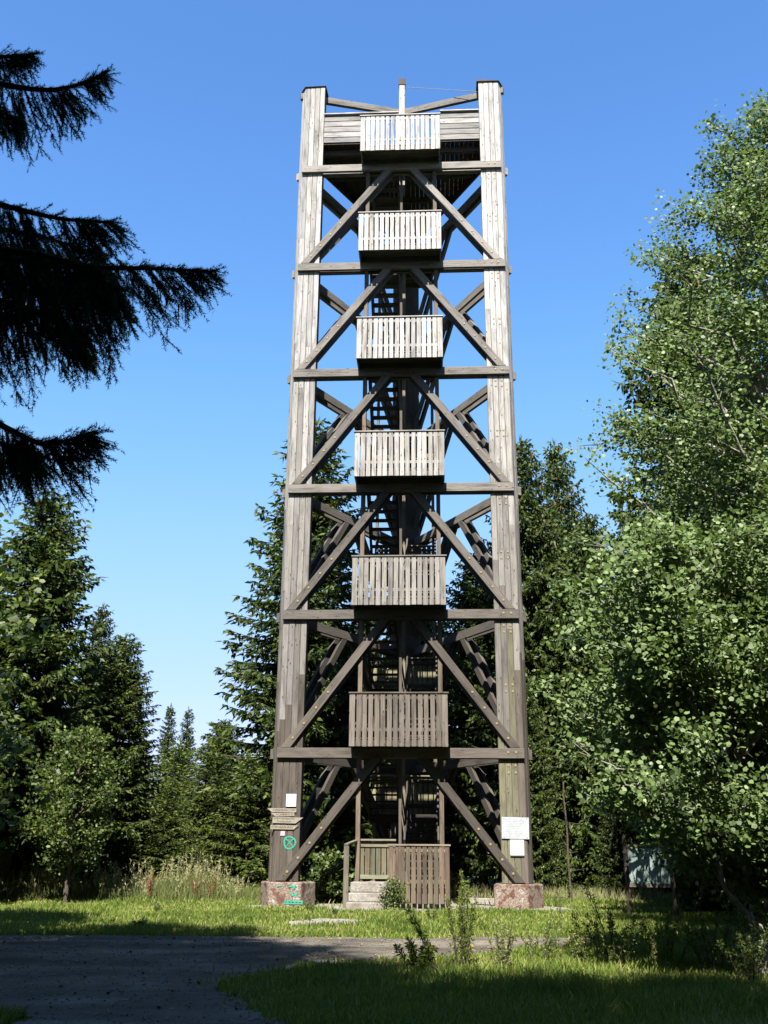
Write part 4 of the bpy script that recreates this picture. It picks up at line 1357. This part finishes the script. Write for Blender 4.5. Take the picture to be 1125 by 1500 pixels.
leafy("hazel_bush", leafy_tree(43, 3.2, [(0.2, 1.0), (1.5, 1.6), (3.2, 0.5)], 34, 0.045, 9000, 0.05, (0, 0), M_MAPLE, M_BARK, clump=0.13, sub=7, k=5, elong=1.3),
      7.1, 15.8, 0.0, "dark leafy bush under the aspens at the right edge", "bush")
leafy("hazel_bush", leafy_tree(46, 2.4, [(0.1, 0.7), (1.0, 1.2), (2.4, 0.5)], 34, 0.036, 9000, 0.04, (0, 0), M_ASPEN, M_BARK, clump=0.12, sub=8, k=5),
      5.95, 14.4, 0.0, "round-leaved bush filling the right edge below the aspen crowns", "bush")
leafy("hazel_bush", leafy_tree(44, 1.1, [(0.1, 0.5), (0.6, 0.8), (1.1, 0.25)], 26, 0.045, 2200, 0.03, (0, 0), M_MAPLE, M_BARK, clump=0.08, sub=5, k=5, elong=1.4),
      -1.35, 27.6, 0.0, "small bright bush behind the left footing", "bush")
leafy("young_shrub", leafy_tree(45, 0.55, [(0.05, 0.14), (0.3, 0.18), (0.55, 0.06)], 14, 0.018, 1000, 0.012, (0, 0), M_MAPLE, M_BARK, clump=0.04, sub=4, k=5, elong=1.4),
      0.28, 24.75, 0.0, "small leafy shrub growing beside the concrete steps", "shrub")
for (x, y, h_, r_, lab) in ((8.6, 19.5, 6.0, 1, "dark low spruce right of the information board"), (10.6, 21.5, 8.0, 3, "taller shaded spruce at the right edge under the aspens"), (7.8, 24.5, 5.6, 5, "dark spruce directly behind the information board"),
                            (6.9, 29.5, 5.0, 2, "low spruce between the bare trunks and the information board"), (9.0, 16.8, 4.0, 0.4, "lowest dark spruce in the bottom right undergrowth")):
    spruce('dense', x, y, h_, r_, lab, "low spruces in the shade of the aspens", 0.9)


# thin trunks in the forest edge behind the right footing
def bare_trunk(x, y, h, r, rz, label):
    rng = np.random.default_rng(int(abs(x * 100)))
    mb = MB(); z = np.linspace(-0.1, h, 8)
    P = np.stack([np.cumsum(rng.normal(0, 0.012, 8)), np.cumsum(rng.normal(0, 0.012, 8)), z], -1)
    mb.tube(P, np.linspace(r, r * 0.6, 8), 8)
    for i in range(9):
        q = P[rng.integers(2, 7)]; a = rng.random() * 6.28
        mb.tube([q, q + np.array([math.cos(a), math.sin(a), 0.1]) * rng.uniform(0.2, 0.7)], [0.01, 0.004], 3)
    o = link("tree_trunk", mb.mesh("tree_trunk", M_BARK, True)); o.location = (x, y, float(ground_z(x, y)))
    tag(o, label, "tree trunk", None)


bare_trunk(5.15, 28.2, 3.2, 0.035, 0, "thin sunlit bare trunk right of the right tower leg")


# ------------------------------------------------------------------ information board
ib = empty("information_board", (6.0, 23.2, float(ground_z(6.08, 23.2))), -0.35)
tag(ib, "weathered information board on two posts in the shade of the aspens", "information board")
mb = MB(); mb.box((-0.44, -0.03, 0.70), (0.44, 0.0, 1.45)); link("map_sheet", mb.mesh("map_sheet", M_BOARD), ib)
for sx in (-1, 1):
    mb = MB(); mb.tube([(sx * 0.50, 0.02, -0.3), (sx * 0.50 + 0.01, 0.02, 0.7), (sx * 0.50, 0.02, 1.75)], [0.055, 0.05, 0.048], 10)
    link("post", mb.mesh("post", M_BARK, True), ib)
for z0_, z1_ in ((0.62, 0.695), (1.455, 1.52)):
    mb = MB(); mb.box((-0.46, -0.045, z0_), (0.46, 0.02, z1_))
    o = link("board_frame", mb.mesh("board_frame", WOOD), ib); o.color = (0.16, 0.13, 0.10, 1)


# ------------------------------------------------------------------ grass
def blades(mb, x, y, z, h, w, rng, lean=0.35, tint=0.5):
    n = len(x)
    a = rng.random(n) * 6.283; b = rng.random(n) * 6.283
    ln = lean * rng.random(n) * h
    sx = np.cos(a) * w / 2; sy = np.sin(a) * w / 2
    dx = np.cos(b) * ln; dy = np.sin(b) * ln
    zero = np.zeros(n)
    p = np.stack([x, y, z], -1)
    s = np.stack([sx, sy, zero], -1)
    m = p + np.stack([dx * 0.35, dy * 0.35, h * 0.55], -1)
    t = p + np.stack([dx, dy, h], -1)
    V = np.stack([p - s, p + s, m + s * 0.8, m - s * 0.8, t], 1).reshape(-1, 3)
    i = np.arange(n)[:, None] * 5
    mb.add(V, np.concatenate([i, i + 1, i + 2, i + 3], 1), np.repeat(tint, 5) if np.ndim(tint) else tint)
    mb.f.setdefault(3, []).append(np.concatenate([i + 3, i + 2, i + 4], 1) + mb.n - len(V))


def patchy(x, y):
    return 0.5 + 0.25 * np.sin(0.9 * x + 0.5 * y) * np.sin(1.1 * y - 0.4 * x + 1) + 0.25 * np.sin(2.7 * x - 1.9 * y) * np.sin(2.2 * y + 1.3 * x + 2)


def build_grass():
    rng = np.random.default_rng(9)
    mb = MB()
    n = 250000
    y = 9.3 + 24 * rng.random(n) ** 1.15
    x = (rng.random(n) * 2 - 1) * (0.44 * y + 0.6) + 0.2
    keep = ~(on_path(x, y) & (rng.random(n) > 0.003 + 0.07 * (on_path(x, y) & ~on_path(x + 0.3, y - 0.25)))) & ~(on_pale(x, y) & (rng.random(n) > 0.05))
    dx = (x - X0) * math.cos(PSI) + (y - Y0) * math.sin(PSI); dy = -(x - X0) * math.sin(PSI) + (y - Y0) * math.cos(PSI)
    keep &= ~((np.abs(dx) < 1.35) & (dy > -1.6) & (dy < 4.5))
    x, y = x[keep], y[keep]
    pt = patchy(x, y)
    h = (0.045 + 0.06 * pt) * rng.uniform(0.6, 1.4, len(x))
    h = h * (1 + 1.5 * sstep(25.5, 29, y) + 0.8 * ((y < 15.2) & (x > 0)) * rng.random(len(x)))
    tint = np.clip(0.42 + 0.55 * (0.5 - pt) * (1 + 0.6 * np.sin(0.7 * x + y)) + rng.normal(0, 0.19, len(x)) + 0.45 * (rng.random(len(x)) < 0.12), 0, 1)
    blades(mb, x, y, ground_z(x, y), h, 0.010 + 0.0005 * y, rng, 0.9, tint)
    tag(link("grass", mb.mesh("grass", M_GRASS)), "short sunlit meadow grass round the tower and along the path", "grass", kind='stuff')


build_grass()


def build_tall_grass():
    rng = np.random.default_rng(19)
    mb = MB()
    # belt of seeding grass along the left forest edge, plus tufts right of the tower
    n = 15000
    x = rng.uniform(-13.5, -1.9, n); y = 27.2 + 0.12 * (x + 6) * 0 + rng.gamma(2.0, 0.6, n)
    y = y - 0.15 * np.sin(x * 1.7) - np.where(x > -4, 0, 0.2)
    y2 = np.where(x < -8.5, y - 0.25 * (-8.5 - x), y)
    dens = 0.55 + 0.45 * np.sin(x * 2.3 + 1) * np.sin(x * 0.9)
    k = rng.random(n) < np.clip(dens + 0.25, 0, 1)
    x, y = x[k], y2[k]
    edge = np.clip((y - 26.6) / 1.2, 0.15, 1)
    h = (0.35 + 0.45 * rng.random(len(x))) * edge * (0.65 + 0.5 * np.clip(dens[k], 0, 1))
    h *= np.where(x > -4, 0.6, 1.0)
    blades(mb, x, y, ground_z(x, y), h, 0.017, rng, 0.55, np.clip(0.35 + 0.25 * rng.random(len(x)), 0, 1))
    x3 = rng.uniform(1.6, 7.8, 3500); y3 = 28.2 + rng.gamma(2.0, 0.5, 3500)
    blades(mb, x3, y3, ground_z(x3, y3), rng.uniform(0.2, 0.5, 3500), 0.015, rng, 0.6, np.clip(0.5 + 0.4 * rng.random(3500), 0, 1))
    # plume heads
    m = rng.choice(len(x), 900, replace=False); m = m[(x[m] < -3.6)]
    for i in m:
        hh = h[i] * rng.uniform(1.15, 1.5) + 0.1
        b = np.array([x[i], y[i], float(ground_z(x[i], y[i]))])
        ln = rng.normal(0, 0.10, 2)
        top = b + np.array([ln[0], ln[1], hh])
        mid = b + np.array([ln[0] * 0.3, ln[1] * 0.3, hh * 0.55])
        mb.tube([b, mid, top], [0.004, 0.003, 0.002], 3, 0.7)
        kk = 9
        u = rng.random(kk)
        p = mid + (top - mid) * (0.35 + 0.65 * u)[:, None]
        d = norm(np.array([ln[0], ln[1], 0.6]) + rng.normal(0, 0.35, (kk, 3)))
        mb.kites(p, d, 0.09, 0.016, rng, np.clip(0.8 + 0.2 * rng.random(kk), 0, 1))
    tag(link("tall_grass", mb.mesh("tall_grass", M_STRAW)), "belt of tall seeding grass along the forest edge", "tall grass", kind='stuff')
    # reddish dock stems
    for (px, py) in ((216, 1322), (302, 1318), (345, 1312), (150, 1318)):
        q = at(px, py, z=0.0)
        mb = MB()
        for s in range(4 if px != 216 else 8):
            o_ = rng.normal(0, 0.07, 2); hh = rng.uniform(0.45, 0.75)
            top = np.array([o_[0] * 1.6, o_[1] * 1.6, hh])
            mb.tube([(o_[0], o_[1], -0.05), top * 0.6, top], [0.007, 0.006, 0.003], 4)
            kk = 40; u = rng.uniform(0.3, 1, kk)
            mb.kites(top * u[:, None], norm(rng.normal(0, 1, (kk, 3)) + np.array([0, 0, 0.8])), 0.045, 0.022, rng, 0.5)
        o = link("dock_plant", mb.mesh("dock_plant", M_DOCK)); o.location = (q[0], min(q[1], 27.5), float(ground_z(q[0], min(q[1], 27.5))))
        tag(o, {216: "largest rusty red dock plant in the tall grass", 302: "thin red dock stem in front of the young spruces", 345: "red dock stem nearest the left footing", 150: "leftmost red dock stem in the tall grass"}[px], "dock plant")


build_tall_grass()


# ------------------------------------------------------------------ weeds and saplings in front
def weed(seed, h, nst, spread, leaf, nleaf, lean=(0, 0), mat=None, branchy=0.5):
    rng = np.random.default_rng(seed)
    st_, lf = MB(), MB()
    for s in range(nst):
        a = rng.random() * 6.283; r = spread * rng.random() ** 0.6
        hh = h * rng.uniform(0.55, 1.05)
        b = np.array([math.cos(a) * r * 0.3, math.sin(a) * r * 0.3, -0.02])
        top = np.array([math.cos(a) * r + lean[0] * hh, math.sin(a) * r + lean[1] * hh, hh])
        t = np.linspace(0, 1, 6)[:, None]
        P = b + (top - b) * t + np.array([0, 0, 0.08 * h]) * np.sin(t * 3.14)
        st_.tube(P, np.linspace(0.007, 0.0025, 6), 4)
        k = int(nleaf / nst)
        u = rng.uniform(0.12, 1.0, k)
        p = np.stack([np.interp(u, t[:, 0], P[:, i]) for i in range(3)], -1)
        d = norm(rng.normal(0, 0.8, (k, 3)) + np.array([0, 0, 0.5]))
        l = leaf * rng.uniform(0.6, 1.3, k)
        off = d * (branchy * rng.random((k, 1)) * 0.12 * (1.2 - u[:, None]) * h)
        lf.kites(p + off, d, l, l * 0.36, rng, np.clip(rng.normal(0.5, 0.25, k), 0, 1), mid=0.5)
    return st_.mesh("stem", M_BARK), lf.mesh("leaves", mat or M_MAPLE)


def put_weed(name, seed, px, py, h, nst, spread, leaf, nleaf, label, cat, lean=(0, 0), z=-0.2, mat=None, group=None, branchy=0.5):
    q = at(px, py, z=z)
    a, b = weed(seed, h, nst, spread, leaf, nleaf, lean, mat, branchy)
    e = empty(name, (q[0], q[1], float(ground_z(q[0], q[1]))))
    tag(e, label, cat, group)
    link("stem", a, e); o = link("leaves", b, e)
    return e


put_weed("willow_shrub", 51, 678, 1424, 1.2, 12, 0.30, 0.045, 2000, "upright leafy willow shoot in front of the gravel path", "shrub", mat=M_GRASS)
put_weed("weed_plant", 52, 640, 1425, 0.95, 4, 0.12, 0.05, 330, "weed leaning left beside the willow shoot", "weed", (-0.45, 0), mat=M_GRASS)
put_weed("weed_plant", 53, 610, 1425, 0.42, 9, 0.30, 0.07, 900, "low bright clump of weeds left of the willow shoot", "weed", mat=M_GRASS)
put_weed("weed_plant", 54, 735, 1425, 0.62, 10, 0.35, 0.045, 900, "bushy weed right of the willow shoot at the path edge", "weed", mat=M_STRAW)
put_weed("weed_plant", 55, 790, 1415, 0.55, 9, 0.35, 0.045, 800, "dark weed clump on the path edge below the right footing", "weed")
put_weed("weed_plant", 56, 845, 1412, 0.62, 9, 0.35, 0.045, 800, "weed clump at the right end of the visible path", "weed", mat=M_GRASS)
put_weed("weed_plant", 57, 905, 1418, 0.75, 12, 0.5, 0.05, 1300, "leafy thicket of weeds left of the dark right corner", "weed")
put_weed("weed_plant", 58, 975, 1420, 0.8, 12, 0.5, 0.05, 1300, "sunlit weed thicket under the information board", "weed", mat=M_GRASS)
put_weed("weed_plant", 59, 1045, 1428, 0.75, 12, 0.5, 0.05, 1200, "weed thicket at the foot of the aspens", "weed")
put_weed("weed_plant", 60, 1100, 1440, 0.8, 12, 0.5, 0.05, 1300, "rightmost weed thicket at the picture edge", "weed")
put_weed("mullein_plant", 61, 668, 1322, 0.85, 6, 0.22, 0.07, 260, "pale stalky weed standing right of the entrance balustrade", "weed", z=0.0, mat=M_STRAW)
put_weed("weed_plant", 62, 632, 1345, 0.35, 6, 0.15, 0.05, 200, "small weed in front of the entrance balustrade", "weed", z=0.0)
put_weed("aspen_sapling", 63, 985, 1395, 1.6, 3, 0.22, 0.06, 150, "thin aspen sapling leaning left in front of the information board", "sapling", (-0.33, 0), mat=M_ASPEN)
put_weed("aspen_sapling", 64, 885, 1385, 1.35, 3, 0.25, 0.06, 150, "thin aspen sapling bending left towards the right footing", "sapling", (-0.5, 0), mat=M_ASPEN)
put_weed("aspen_sapling", 65, 820, 1375, 0.9, 3, 0.2, 0.055, 110, "short aspen sapling at the lawn edge right of the willow shoot", "sapling", (-0.1, 0), mat=M_ASPEN)
for i, (px, py, hh, lab) in enumerate(((205, 1352, 0.22, "low weed tuft on the sunlit lawn at the left"), (230, 1336, 0.2, "leafy weed left of the left footing"), (452, 1336, 0.2, "weed tuft against the right side of the left footing"), (490, 1340, 0.15, "low weed before the concrete steps"), (600, 1340, 0.18, "weed tuft under the entrance balustrade"))):
    put_weed("weed_plant", 80 + i, px, py, hh, 7, 0.16, 0.05, 220, lab, "weed", z=0.0)

total = sum(len(m.polygons) for m in bpy.data.meshes)
print("polygons", total, "objects", len(bpy.data.objects))
